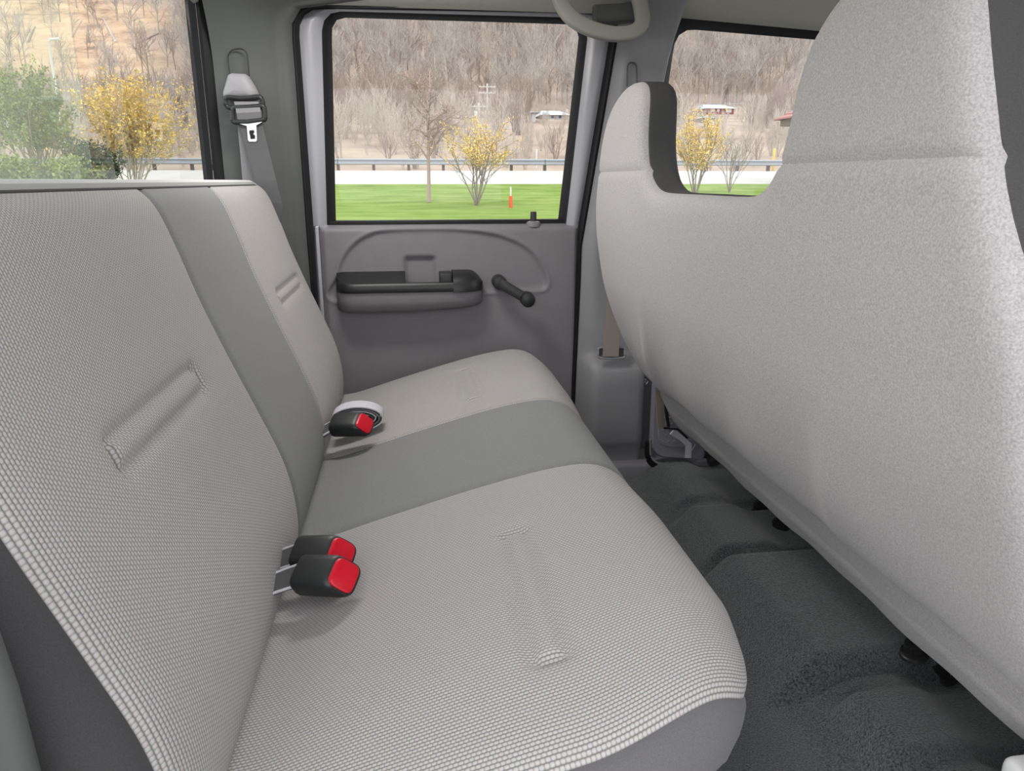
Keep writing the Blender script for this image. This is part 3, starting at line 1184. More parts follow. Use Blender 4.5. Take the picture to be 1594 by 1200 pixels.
XC = -0.036
back = make_piece('backrest', 'flock_cloth', [(0, XC, -1), (2, 0.838, -1)], fbench)
make_piece('backrest_boxing', 'boxing_cloth', [(0, XC, 1), (2, 0.838, -1)], fbench)
for sgn in (1, -1):
    hd = make_piece('headrest', 'flock_cloth', [(0, XC, -1), (2, 0.838, 1), (1, 0, sgn)], fbench)
    make_piece('headrest_boxing', 'boxing_cloth', [(0, XC, 1), (2, 0.838, 1), (1, 0, sgn)], hd)
# cloth skirt below the backrest
rows = []
for Y in np.linspace(0.49, 1.735, 90):
    w = 0.002 * math.sin(Y * 14) + 0.0015 * math.sin(Y * 37)
    cut = 0.0
    sec = [(0.620, 0.375), (0.604, 0.350), (0.603, 0.338), (0.606, 0.325), (0.612, 0.295), (0.632, 0.255), (0.648, 0.226 + w * 0.5), (0.660, 0.216 + w * 0.5), (0.69, 0.222)]
    rows.append([(x + w * 0.6 * (0.37 - z) / 0.15, Y, z) for x, z in sec])
surf('seat_skirt', rows, 'flock_cloth', fbench)
rbox('seat_cushion', (0.62, 0.48, 0.235), (1.14, 1.76, 0.44), 'flock_cloth', fbench, 0.05, 5)
for y in (0.90, 1.00, 1.45, 1.58):
    pass
for y in (0.96, 1.53):
    rbox('seat_riser', (0.92, y - 0.07, 0.045), (1.10, y + 0.07, 0.24), 'black_plastic', fbench, 0.01)
rbox('side_rail', (0.74, 1.72, 0.14), (1.12, 1.75, 0.24), 'black_plastic', fbench, 0.008)

# ---- bolts under the front bench
names = ['under the front bench skirt, farthest from the near door', 'under the front bench skirt, second from the far door', 'under the front bench skirt, second from the near door', 'under the front bench skirt, nearest the near door']
for (px, py), nm in zip([(1185, 787), (1215, 813), (1425, 1005), (1470, 1040)], names):
    p = atz(px, py, 0.05)
    zb = float(floor_z(np.array(p[0]), np.array(p[1])))
    p = atz(px, py, zb + 0.012)
    b = empty('seat_bolt', (p[0], p[1], zb))
    tag(b, 'black hex bolt on the carpet ' + nm, 'bolt', 'bolts holding the front bench')
    ax = Vector((-0.35, -0.1, 1))
    cyl('washer', (p[0], p[1], zb - 0.002), ax, 0.023, 0.006, 'dark_steel', b, 20, 0.3)
    cyl('bolt_head', (p[0] - 0.002, p[1], zb + 0.004), ax, 0.0145, 0.016, 'dark_steel', b, 6, 0.15)

# ---- front seat side step pad and straps at the far foot of the front bench
pad = empty('side_shield', (0.7, 1.90, 0.05))
tag(pad, 'dark purple grey plastic panel with raised dots at foot of front bench', 'panel')
o2 = rounded_path([(0.640, 0.285), (0.640, 0.075), (0.80, 0.060), (0.80, 0.285)], [0.05, 0.012], 10)
outp = [(x, z) for x, z in o2]


def plate(name, out, y0, y1, mat, parent, rim=0.006):
    c = np.mean(out, 0)
    n = len(out)
    o = np.array(out)
    ins = o + (c - o) / np.linalg.norm(c - o, axis=1)[:, None] * rim
    rows = [[(x, y1, z) for x, z in o], [(x, y0 + rim, z) for x, z in o], [(x, y0, z) for x, z in ins]]
    ob = surf(name, rows, mat, parent, closed=True, caps=True)
    fix_normals(ob)
    return auto_smooth(ob, 45)


sh = plate('shield_body', outp, 1.868, 1.89, 'scuff_plastic', pad)
inn = rounded_path([(0.655, 0.26), (0.657, 0.107), (0.775, 0.098), (0.775, 0.26)], [0.035, 0.01], 8)
plate('raised_field', [(x, z) for x, z in inn], 1.864, 1.869, 'scuff_plastic', pad, 0.003)
for i in range(6):
    for j in range(6):
        x, z = 0.672 + 0.016 * i + (0.008 if j % 2 else 0), 0.122 + 0.017 * j
        if x < 0.765:
            cyl('dot', (x, 1.8645, z), (0, -1, 0), 0.0042, 0.0022, 'scuff_plastic', pad, 10, 0.5)
ul = [(x, z - 0.012) for x, z in rounded_path([(0.638, 0.14), (0.638, 0.066), (0.73, 0.058)], 0.05, 10)]
tube('edge_strip', [(x, 1.872, z) for x, z in ul], 0.003, 'pillar_plastic', pad, 8)
tube('shadow_gap', [(x - 0.004, 1.878, z - 0.010) for x, z in ul], 0.009, 'black_rubber', pad, 8)
st = empty('fabric_strap', at(1024, 640, 1.72))
tag(st, 'grey fabric strap with black edge hanging at lower corner of front bench', 'strap')
tube('strap_band', [at(1025, 608, 1.735), at(1026, 630, 1.73), at(1029, 666, 1.73)], 0.01, 'webbing_tan', st, 12, flat=(0.0105, 0.002, (-0.3, 1, 0)))
tube('strap_edge', [at(1035, 612, 1.74), at(1037, 640, 1.735), at(1041, 664, 1.735)], 0.004, 'black_rubber', st, 8)
tube('strap_tail', [at(1033, 666, 1.735), at(1055, 668, 1.73), at(1070, 682, 1.73)], 0.003, 'black_rubber', st, 8)
lg = empty('white_cable_clip', at(1060, 680, 1.75))
tag(lg, 'pale plastic strap end below the front bench corner', 'strap')
tube('strap_end', [at(1046, 672, 1.75), at(1062, 682, 1.75), at(1072, 692, 1.75), at(1071, 712, 1.75)], 0.006, 'webbing_light', lg, 10, flat=(0.009, 0.003, (0.2, 1, 0.3)))
wc = tube('wire_loop', [at(1082, 692, 1.74), at(1077, 702, 1.74), at(1078, 714, 1.74), at(1084, 719, 1.74)], 0.0016, 'steel', None, 8)
tag(wc, 'thin bright wire loop hanging under the front bench corner', 'wire')
sp = tube('spring_hook', [at(1004, 590, 1.745), at(1009, 594, 1.745), at(1006, 598, 1.745), at(1004, 594, 1.745)], 0.0018, 'steel', None, 8)
tag(sp, 'tiny metal hook at the front bench lower corner', 'hook')
for k, (px, py) in enumerate([(1097, 706), (1112, 714)]):
    p = atz(px, py, 0.06)
    b = cyl('seat_bolt', (p[0], p[1], 0.045), (-0.3, 0, 1), 0.018, 0.02, 'dark_steel', None, 6, 0.2)
    tag(b, ['dark bolt beside the dotted panel under the front bench', 'dark bolt just ahead of the dotted panel under the front bench'][k], 'bolt')

# ================================================================== BELTS
# ---- corner-pillar shoulder belt
sb = empty('shoulder_belt', at(390, 290, 1.90))
tag(sb, 'grey shoulder seat belt hanging on the rear corner pillar', 'seat belt')
YB = 1.905
rec = rounded_path([at(358, 120, 1.912), at(353, 78, 1.912), at(384, 74, 1.912), at(388, 122, 1.912)], [0.022, 0.022], 8)
tube('slot_rim', rec, 0.0016, 'black_plastic', sb, 8)
cov = [at(x, y, YB) for x, y in [(357, 118), (362, 115), (384, 116), (389, 120), (398, 134), (404, 146), (402, 155), (350, 155), (349, 146)]]
covr = resample(np.vstack([cov, cov[:1]]), 48, True)
cc = covr.mean(0)
rows = []
for k, (sc_, dy) in enumerate([(1.0, 0.012), (1.0, -0.010), (0.95, -0.020), (0.8, -0.027), (0.5, -0.031), (0.15, -0.032)]):
    rows.append([tuple(cc + (p - cc) * sc_ + np.array([0, dy, 0])) for p in covr])
cv = surf('anchor_cover', rows, 'pillar_plastic', sb, closed=True, caps=True)
fix_normals(cv)
lp_ = rounded_path([at(376, 153, 1.88), at(349, 150, 1.88), at(352, 168, 1.88), at(376, 168, 1.88), at(410, 168, 1.88), at(408, 150, 1.88), at(376, 153, 1.88)], [0.012, 0.012, 0.002, 0.012, 0.012], 6)
tube('guide_loop', lp_[:-1], 0.0055, 'black_plastic', sb, 10, closed=True)
tg = rounded_path([at(386, 167, 1.872), at(362, 168, 1.872), at(362, 190, 1.872), at(386, 190, 1.872), at(413, 186, 1.872), at(411, 165, 1.872), at(386, 167, 1.872)], [0.006, 0.006, 0.002, 0.006, 0.006], 6)
tng = empty('belt_tongue', (0, 0, 0))
tng.parent = sb
tube('tongue_frame', tg[:-1], 0.006, 'black_plastic', tng, 10, closed=True)
# steel tongue with a slotted blade
tv = [at(x, y, 1.868) for x, y in [(370, 189), (408, 187), (408, 190), (399, 195), (400, 218), (398, 220.5), (388, 220.5), (386, 218), (384, 196), (371, 192)]]
tri = mesh('tongue_blade', [tuple(p) for p in tv] + [tuple(p + np.array([0, 0.003, 0])) for p in tv],
           [tuple(range(10)), tuple(range(19, 9, -1))] + [(i, (i + 1) % 10, (i + 1) % 10 + 10, i + 10) for i in range(10)], 'steel', tng, False)
hv = [at(x, y, 1.8675) for x, y in [(388, 203), (395, 202.5), (396, 206), (394, 208.5), (397, 211), (397, 216), (390, 216.5), (389, 210), (388, 207)]]
mesh('blade_slot', [tuple(p) for p in hv], [tuple(range(9))], 'black_rubber', tng, False)
# webbing: front run to the seat end, rear run behind it


def band(name, rows, mat, parent, th=0.0015):
    """rows of (left, right) points"""
    V, F = [], []
    for a, b in rows:
        a, b = np.asarray(a), np.asarray(b)
        V += [tuple(a), tuple(b), tuple(b + [0, th, 0]), tuple(a + [0, th, 0])]
    n = len(rows)
    for i in range(n - 1):
        for k in range(4):
            F.append((4 * i + k, 4 * i + (k + 1) % 4, 4 * i + 4 + (k + 1) % 4, 4 * i + 4 + k))
    F += [(0, 1, 2, 3), (4 * n - 4, 4 * n - 3, 4 * n - 2, 4 * n - 1)]
    o = mesh(name, V, F, mat, parent, False)
    fix_normals(o)
    return o


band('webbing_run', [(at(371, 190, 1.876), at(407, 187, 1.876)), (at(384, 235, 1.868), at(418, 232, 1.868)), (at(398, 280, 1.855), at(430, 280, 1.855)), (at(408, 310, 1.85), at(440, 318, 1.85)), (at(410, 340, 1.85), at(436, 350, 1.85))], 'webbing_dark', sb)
band('webbing_run', [(at(369, 190, 1.882), at(395, 190, 1.882)), (at(374, 240, 1.882), at(401, 240, 1.882)), (at(379, 300, 1.882), at(406, 300, 1.882))], 'webbing', sb)

band('webbing_loop', [(at(364, 158, 1.878), at(402, 158, 1.878)), (at(366, 165, 1.868), at(404, 164, 1.868)), (at(368, 176, 1.864), at(406, 174, 1.864)), (at(370, 187, 1.870), at(407, 185, 1.870))], 'webbing', tng)
# ---- front belt on the B pillar with its slot bezel
fb_ = empty('front_belt', at(950, 555, 1.9))
tag(fb_, 'tan grey front seat belt webbing rising from a pillar slot', 'seat belt')
band('webbing_run', [(at(938, 555, 1.888), at(963, 555, 1.888)), (at(945, 460, 1.90), at(969, 460, 1.90)), (at(955, 300, 1.90), at(978, 300, 1.90)), (at(972, 150, 1.915), at(995, 150, 1.915))], 'webbing_tan', fb_)
bz_ = rounded_path([at(952, 558, 1.893), at(931, 557, 1.893), at(931, 542, 1.90), at(951, 540, 1.91), at(973, 541, 1.90), at(973, 557, 1.893), at(952, 558, 1.893)], [0.008, 0.006, 0.002, 0.006, 0.008], 5)
tube('slot_bezel', bz_[:-1], 0.0035, 'pillar_plastic', fb_, 10, closed=True)
mesh('slot_opening', [tuple(p) for p in bz_[:-1]], [tuple(range(len(bz_) - 1))], 'boxing_cloth', fb_, False)


# ---- buckles on the bench
def buckle(name, base, tip, up, w, t, label, stalk, group):
    """rounded black housing from base to tip, width w, thickness t, red release at the tip"""
    base, tip = Vector(base), Vector(tip)
    ax = (tip - base)
    Ln = ax.length
    ax.normalize()
    sd_ = ax.cross(Vector(up)).normalized()
    un = sd_.cross(ax).normalized()
    e = empty(name, base)
    tag(e, label, 'seat belt buckle', group)
    rows = []
    prof = [(0.0, 0.80, 0.75), (0.02, 0.92, 0.9), (0.10, 0.98, 1.0), (0.5, 1.0, 1.0), (0.86, 1.0, 1.0), (0.93, 0.97, 0.96), (1.0, 0.90, 0.84)]
    for f_, ws, ts in prof:
        c = base + ax * Ln * f_
        sl_ = 0.75 * max(0.0, (f_ - 0.5) / 0.5)
        row = []
        for k in range(28):
            an = 2 * math.pi * k / 28
            ca, sa = math.cos(an), math.sin(an)
            ca = math.copysign(abs(ca) ** 0.5, ca)
            sa = math.copysign(abs(sa) ** 0.55, sa)
            row.append(c + sd_ * ca * w / 2 * ws + un * sa * t / 2 * ts - ax * sl_ * sa * t / 2 * ts)
        rows.append(row)
    hb = surf('housing', rows, 'black_plastic', e, closed=True, caps=True)
    fix_normals(hb)
    auto_smooth(hb, 40)
    rows = []
    for f_, ws, ts, sh_ in [(0.95, 0.80, 0.74, 0), (1.015, 0.80, 0.74, 0), (1.03, 0.74, 0.68, 0)]:
        c = base + ax * Ln * f_ + un * t * 0.06
        rows.append([c - ax * 0.75 * math.copysign(abs(math.sin(a)) ** 0.45, math.sin(a)) * t / 2 * ts + sd_ * math.copysign(abs(math.cos(a)) ** 0.45, math.cos(a)) * w / 2 * ws + un * math.copysign(abs(math.sin(a)) ** 0.45, math.sin(a)) * t / 2 * ts for a in [2 * math.pi * k / 28 for k in range(28)]])
    rb = surf('release_button', rows, 'red_plastic', e, closed=True, caps=True)
    fix_normals(rb)
    auto_smooth(rb, 40)
    tube('stalk', stalk, 0.01, 'webbing_dark', e, 12, flat=(w * 0.36, 0.0022, tuple(un)))
    for q_ in (-1, 1):
        tube('stalk_edge', [Vector(p) + sd_ * q_ * w * 0.36 + un * 0.002 for p in stalk], 0.0018, 'webbing_light', e, 6)
    return e


GB = 'buckles on the rear bench'
b0 = Vector((-0.152, 0.848, 0.350))
buckle('belt_buckle', b0, (-0.094, 0.822, 0.358), (0.15, -0.55, 0.9), 0.048, 0.034, 'black buckle with red button lying nearest, lower of the near pair', [b0 + Vector((-0.05, 0.004, -0.02)), b0 + Vector((-0.02, 0.002, -0.008)), b0 + Vector((0.004, 0, 0))], GB)
b1 = Vector((-0.163, 0.902, 0.350))
buckle('belt_buckle', b1, (-0.102, 0.879, 0.358), (0.15, -0.55, 0.9), 0.046, 0.034, 'black buckle with red button tucked behind the nearest buckle, by dark stripe', [b1 + Vector((-0.05, 0.004, -0.02)), b1 + Vector((-0.02, 0.002, -0.008)), b1 + Vector((0.004, 0, 0))], GB)
b2 = Vector((-0.166, 1.420, 0.356))
buckle('belt_buckle', b2, (-0.102, 1.398, 0.362), (0.15, -0.5, 0.9), 0.048, 0.034, 'black buckle with red button beside the rolled lap belt on far seat', [b2 + Vector((-0.045, -0.012, -0.025)), b2 + Vector((-0.02, -0.006, -0.012)), b2 + Vector((0.004, 0, 0))], GB)
# rolled lap belt
lr = empty('lap_belt', (-0.12, 1.49, 0.335))
tag(lr, 'pale grey lap belt folded in a loose roll behind far buckle', 'seat belt')
for k, (r1, r2, mt) in enumerate([(0.052, 0.026, 'webbing_light'), (0.045, 0.021, 'webbing'), (0.038, 0.016, 'webbing_light'), (0.031, 0.011, 'webbing_dark')]):
    pts = []
    for a in np.linspace(-0.35 * math.pi, 1.08 * math.pi, 26):
        pts.append((-0.122 + r1 * math.cos(a), 1.486, 0.352 + r2 * math.sin(a)))
    rows = []
    for p in pts:
        dx, dz = p[0] + 0.122, p[2] - 0.352
        n_ = math.hypot(dx / r1 ** 2, dz / r2 ** 2)
        nx2, nz2 = dx / r1 ** 2 / n_, dz / r2 ** 2 / n_
        y0_, y1_ = 1.462 + 0.002 * k, 1.508 - 0.002 * k
        rows.append([(p[0], y0_, p[2]), (p[0], y1_, p[2]), (p[0] - nx2 * 0.0022, y1_, p[2] - nz2 * 0.0022), (p[0] - nx2 * 0.0022, y0_, p[2] - nz2 * 0.0022)])
    ob = surf('belt_fold', rows, mt, lr, closed=True, caps=True)
    fix_normals(ob)
    auto_smooth(ob, 40)

# ---- grab handle on the roof rail
gh = empty('grab_handle', (0.45, 1.86, 1.24))
tag(gh, 'grey moulded grab handle on the roof rail above the pillar', 'grab handle')
hp = [at(x, y, Yh) for x, y, Yh in [(868, -22, 1.87), (872, 2, 1.85), (890, 28, 1.835), (920, 45, 1.83), (955, 53, 1.83), (985, 50, 1.83), (999, 36, 1.835), (998, 14, 1.85), (990, -18, 1.87)]]
hp = catmull(hp, 40)
tube('handle_bar', hp, 0.0, 'handle_plastic', gh, 16, flat=(0.0165, 0.0145, (0, 1, 0)))
tube('handle_mount', [at(925, 24, 1.895), at(962, 22, 1.895), at(1000, 18, 1.895)], 0.02, 'trim_plastic', gh, 12, flat=(0.022, 0.02, (0, 1, 0)))
rbox('mount_foot', tuple(at(860, -30, 1.9)[[0, 1, 2]] - [0.01, 0.02, 0.02]), tuple(at(885, -30, 1.9) + [0.01, 0.05, 0.03]), 'headliner_cloth', gh, 0.012)
rbox('mount_foot', tuple(at(985, -30, 1.9)[[0, 1, 2]] - [0.01, 0.02, 0.02]), tuple(at(1005, -30, 1.9) + [0.01, 0.05, 0.03]), 'headliner_cloth', gh, 0.012)

# ================================================================== OUTDOORS
TY = [-60, 4, 15, 21, 29, 33, 36, 44, 46, 56, 100, 170, 230, 250, 330, 480, 720, 900]
TZ = [-0.90, -0.86, -0.72, -0.48, -0.10, 0.30, 0.66, 1.36, 1.38, 2.7, 8.2, 15.6, 22.0, 24.0, 54, 112, 205, 260]


def ground_z(X, Y):
    z = np.interp(Y, TY, TZ)
    k = sstep(60, 240, Y)
    z = z + k * (0.9 * np.sin(X * 0.025 + 1) * np.sin(Y * 0.02) + 0.35 * np.sin(X * 0.09 + Y * 0.05))
    return z


def terrain(name, x0, x1, y0, y1, nx_, ny_, mat, label, lift=0.0):
    X, Y = np.meshgrid(np.linspace(x0, x1, nx_), np.linspace(y0, y1, ny_))
    Z = ground_z(X, Y) + lift
    V = np.stack([X, Y, Z], -1).reshape(-1, 3)
    idx = np.arange(V.shape[0]).reshape(X.shape)
    Q = np.stack([idx[:-1, :-1], idx[:-1, 1:], idx[1:, 1:], idx[1:, :-1]], -1).reshape(-1, 4)
    o = fast_mesh(name, V, Q, mat, smooth=True)
    tag(o, label, kind='structure')
    return o


terrain('parking_lot', -150, 150, -60, 14, 40, 20, 'asphalt_lot', 'grey asphalt lot the truck stands on')
terrain('lawn', -150, 150, 14, 36, 120, 60, 'grass', 'bright green mown lawn between lot and road')
terrain('road', -150, 150, 36, 44, 60, 10, 'concrete_road', 'pale concrete road behind the lawn')
terrain('verge', -260, 260, 44, 235, 120, 110, 'brush_ground', 'brown brushy verge rising behind the guardrail')
hs = terrain('hillside', -700, 600, 235, 880, 240, 130, 'leaf_litter', 'steep hillside of leaf litter with a tan bare bank at left')
co = np.empty(len(hs.data.vertices) * 3, np.float32)
hs.data.vertices.foreach_get('co', co)
co = co.reshape(-1, 3)
rr_ = co[:, 0] / co[:, 1] + 0.03 * np.sin(co[:, 1] * 0.08) + 0.02 * np.sin(co[:, 0] * 0.13)
tanm = (1 - sstep(-0.34, -0.24, rr_)) * (1 - sstep(400, 440, co[:, 1] + 12 * np.sin(co[:, 0] * 0.1)))
at_ = hs.data.attributes.new('tan', 'FLOAT', 'POINT')
at_.data.foreach_set('value', tanm.astype(np.float32))

# ---- trees


def perp(d):
    a = np.array([0, 0, 1.0]) if abs(d[2]) < 0.9 else np.array([1.0, 0, 0])
    u = np.cross(d, a)
    u /= np.linalg.norm(u)
    return u, np.cross(d, u)


def gen_branches(rng, height, trunk_r, levels, nkid, start=0.35, spread=0.75, up=0.25, ratio=0.55, stems=1):
    segs = []

    def grow(p, d, L, r, lev):
        n = 3 if lev < 2 else 2
        pts = [p]
        for i in range(n):
            d2_ = d + rng.normal(0, (0.05 if lev == 0 else 0.10) + 0.05 * lev, 3) + np.array([0, 0, up * 0.25])
            d2_ /= np.linalg.norm(d2_)
            q = pts[-1] + d2_ * L / n
            segs.append((pts[-1], q, r * (1 - 0.6 * i / n), r * (1 - 0.6 * (i + 1) / n)))
            pts.append(q)
            d = d2_
        if lev >= levels:
            return
        for k in range(nkid[lev]):
            f_ = start + (1 - start) * (k + rng.random()) / nkid[lev] if lev == 0 else 0.25 + 0.75 * (k + rng.random()) / nkid[lev]
            i = min(int(f_ * n), n - 1)
            t = f_ * n - i
            b = pts[i] * (1 - t) + pts[i + 1] * t
            u, w = perp(d)
            a = rng.random() * 2 * math.pi
            nd = d * (1 - spread * 0.5) + (u * math.cos(a) + w * math.sin(a)) * spread * (0.7 + 0.5 * rng.random()) + np.array([0, 0, up])
            nd /= np.linalg.norm(nd)
            grow(b, nd, L * ratio * (1.15 - 0.5 * f_ if lev == 0 else 0.9) * (0.7 + 0.5 * rng.random()), r * 0.5, lev + 1)
    for s in range(stems):
        d0 = np.array([0, 0, 1.0])
        p0 = np.zeros(3)
        if stems > 1:
            a = 2 * math.pi * s / stems + rng.random()
            p0 = np.array([math.cos(a), math.sin(a), 0]) * 0.05 * rng.random()
            d0 = np.array([math.cos(a) * 0.38 * rng.random(), math.sin(a) * 0.38 * rng.random(), 1.0])
            d0 /= np.linalg.norm(d0)
        grow(p0, d0, height * (0.72 if stems == 1 else 0.6 + 0.25 * rng.random()), trunk_r, 0)
    return segs


def seg_mesh(segs, sides=3):
    A = np.array([s[0] for s in segs])
    B = np.array([s[1] for s in segs])
    ra = np.array([s[2] for s in segs])[:, None]
    rb = np.array([s[3] for s in segs])[:, None]
    D = B - A
    D /= np.linalg.norm(D, axis=1)[:, None] + 1e-9
    ref = np.where(np.abs(D[:, 2:3]) < 0.9, np.array([[0, 0, 1.0]]), np.array([[1.0, 0, 0]]))
    U = np.cross(D, ref)
    U /= np.linalg.norm(U, axis=1)[:, None] + 1e-9
    W = np.cross(D, U)
    V = []
    for C_, r in ((A, ra), (B, rb)):
        for k in range(sides):
            a = 2 * math.pi * k / sides
            V.append(C_ + (U * math.cos(a) + W * math.sin(a)) * r)
    V = np.stack(V, 1).reshape(-1, 3)
    n = len(segs)
    base = (np.arange(n) * 2 * sides)[:, None]
    Q = np.concatenate([base + np.array([[k, (k + 1) % sides, sides + (k + 1) % sides, sides + k]]) for k in range(sides)], 1).reshape(-1, 4)
    return V, Q


rng = np.random.default_rng(11)
VAR = [seg_mesh(gen_branches(np.random.default_rng(100 + i), 1.0, 0.011 + 0.003 * (i % 3), 3, [9, 4, 3], start=0.25, spread=0.7, up=0.3)) for i in range(6)]
BRU = [seg_mesh(gen_branches(np.random.default_rng(200 + i), 1.0, 0.012, 2, [5, 4], start=0.15, spread=0.55, up=0.35, stems=6)) for i in range(4)]


def variant_collection(name, variants, mat):
    c = bpy.data.collections.new(name)
    for i, (v, q) in enumerate(variants):
        o = fast_mesh('%s_%02d' % (name, i), v, q, mat)
        COL.objects.unlink(o)
        c.objects.link(o)
    return c


def scatter(name, spots, variants, mat, label, cat):
    """uncountable growth: one point mesh whose points carry instanced trees"""
    n = len(spots)
    P = np.array([(x, y, 0) for x, y, h, rz in spots], np.float32)
    P[:, 2] = ground_z(P[:, 0], P[:, 1]) - 0.1
    me = bpy.data.meshes.new(name)
    me.vertices.add(n)
    me.vertices.foreach_set('co', P.ravel())
    for nm, vals in (('size', [s_[2] for s_ in spots]), ('turn', [s_[3] for s_ in spots])):
        me.attributes.new(nm, 'FLOAT', 'POINT').data.foreach_set('value', np.array(vals, np.float32))
    o = bpy.data.objects.new(name, me)
    COL.objects.link(o)
    tag(o, label, cat, kind='stuff')
    nt = bpy.data.node_groups.new(name, 'GeometryNodeTree')
    nt.interface.new_socket('Geometry', in_out='INPUT', socket_type='NodeSocketGeometry')
    nt.interface.new_socket('Geometry', in_out='OUTPUT', socket_type='NodeSocketGeometry')
    N, Lk = nt.nodes, nt.links
    gi, go = N.new('NodeGroupInput'), N.new('NodeGroupOutput')
    ip = N.new('GeometryNodeInstanceOnPoints')
    ci = N.new('GeometryNodeCollectionInfo')
    ci.inputs['Collection'].default_value = variant_collection(name + '_kinds', variants, mat)
    ci.inputs['Separate Children'].default_value = True
    ci.inputs['Reset Children'].default_value = True
    ip.inputs['Pick Instance'].default_value = True

    def attr(nm):
        a = N.new('GeometryNodeInputNamedAttribute')
        a.data_type = 'FLOAT'
        a.inputs['Name'].default_value = nm
        return a.outputs[0]
    cx_ = N.new('ShaderNodeCombineXYZ')
    Lk.new(attr('turn'), cx_.inputs[2])
    Lk.new(gi.outputs[0], ip.inputs['Points'])
    Lk.new(ci.outputs[0], ip.inputs['Instance'])
    Lk.new(cx_.outputs[0], ip.inputs['Rotation'])
    Lk.new(attr('size'), ip.inputs['Scale'])
    Lk.new(ip.outputs[0], go.inputs[0])
    md = o.modifiers.new('growth', 'NODES')
    md.node_group = nt
    return o


def spots(n, y0, y1, h0, h1, accept=lambda x, y: 1.0, fx=(-0.66, 0.62)):
    out = []
    while len(out) < n:
        y = math.sqrt(rng.random() * (y1 * y1 - y0 * y0) + y0 * y0)
        x = y * (fx[0] + (fx[1] - fx[0]) * rng.random())
        if rng.random() < accept(x, y):
            out.append((x, y, h0 + (h1 - h0) * rng.random(), rng.random() * 6.28))
    return out


def bare(x, y):
    r = x / y
    return 0.10 if r < -0.26 and y < 410 else 1.0


def brushy(x, y):
    r = x / y
    if y > 58 and (0.37 < r < 0.455 or 0.16 < r < 0.225):
        return 0.02
    if y > 58 and 0.08 < r < 0.125:
        return 0.1
    return 1.0


ng = 6000
scatter('hillside_woods', spots(int(ng * 0.5), 240, 560, 11, 19, bare), VAR, 'bark_grey', 'dense grey bare winter woods covering the hillside', 'woods')
scatter('hillside_woods', spots(int(ng * 0.3), 238, 560, 9, 17, bare), VAR[::-1], 'bark_brown', 'scattered brown bare trees mixed through the hillside woods', 'woods')
scatter('hillside_woods', spots(int(ng * 0.3), 236, 540, 9, 16, bare), VAR[2:], 'bark_pale', 'pale bare trees mixed through the hillside woods', 'woods')
scatter('roadside_brush', spots(1500, 50, 225, 2.0, 4.8, brushy), BRU, 'bark_pale', 'tangled pale brown brush behind the guardrail', 'brush')
scatter('roadside_brush', spots(900, 70, 232, 3.0, 6.5, brushy), BRU[::-1], 'bark_brown', 'tangled dark brown brush above the guardrail', 'brush')


def individuals(name, n, y0, y1, h0, h1, variants, mats, label, cat, group, accept):
    mesh_of = []
    for i, (v, q) in enumerate(variants):
        o = fast_mesh(name, v, q, mats[i % len(mats)])
        mesh_of.append(o.data)
        bpy.data.objects.remove(o)
    got = []
    for sp_ in spots(n * 12, y0, y1, h0, h1, accept):
        if len(got) < n and all(math.hypot(sp_[0] - g_[0], sp_[1] - g_[1]) > (sp_[2] + g_[2]) * 0.5 for g_ in got):
            got.append(sp_)
    for i, (x, y, h, rz) in enumerate(got):
        o = bpy.data.objects.new(name, mesh_of[i % len(mesh_of)])
        COL.objects.link(o)
        o.location = (x, y, float(ground_z(np.array(x), np.array(y))) - 0.1)
        o.scale = (h, h, h)
        o.rotation_euler = (0, 0, rz)
        tag(o, label, cat, group)


scatter('verge_scrub', spots(3500, 46, 232, 0.7, 1.7, lambda x, y: 1.0), BRU, 'bark_pale', 'low dry scrub covering the slope behind the guardrail', 'scrub')
individuals('bare_tree', 40, 232, 262, 9, 15, VAR, ['bark_grey', 'bark_pale', 'bark_brown'], 'leafless tree standing at the foot of the wooded hillside', 'tree', 'trees at the foot of the hillside', bare)
individuals('brush_clump', 40, 46.5, 56, 1.2, 2.6, BRU, ['bark_pale', 'bark_brown'], 'leafless brush clump standing just behind the guardrail', 'shrub', 'brush clumps behind the guardrail', lambda x, y: 1.0)


def place(px, py, Y):
    p = at(px, py, Y)
    return np.array([p[0], Y, float(ground_z(np.array(p[0]), np.array(Y)))])


def pxh(px, pyb, pyt, Y):
    p = at(px, pyt, Y)
    return p[2] - float(ground_z(np.array(p[0]), np.array(float(Y))))


def leaf_mesh(rng, pts, size, n):
    """small folded quads scattered round branch points"""
    pts = np.asarray(pts)
    C_ = pts[rng.integers(0, len(pts), n)] + rng.normal(0, size * 1.1, (n, 3))
    U = rng.normal(0, 1, (n, 3))
    U /= np.linalg.norm(U, axis=1)[:, None]
    W = np.cross(U, rng.normal(0, 1, (n, 3)))
    W /= np.linalg.norm(W, axis=1)[:, None]
    s = size * (0.6 + 0.8 * rng.random((n, 1)))
    V = np.stack([C_ - U * s, C_ + W * s * 0.55, C_ + U * s, C_ - W * s * 0.55], 1).reshape(-1, 3)
    Q = np.arange(n * 4).reshape(n, 4)
    return V, Q


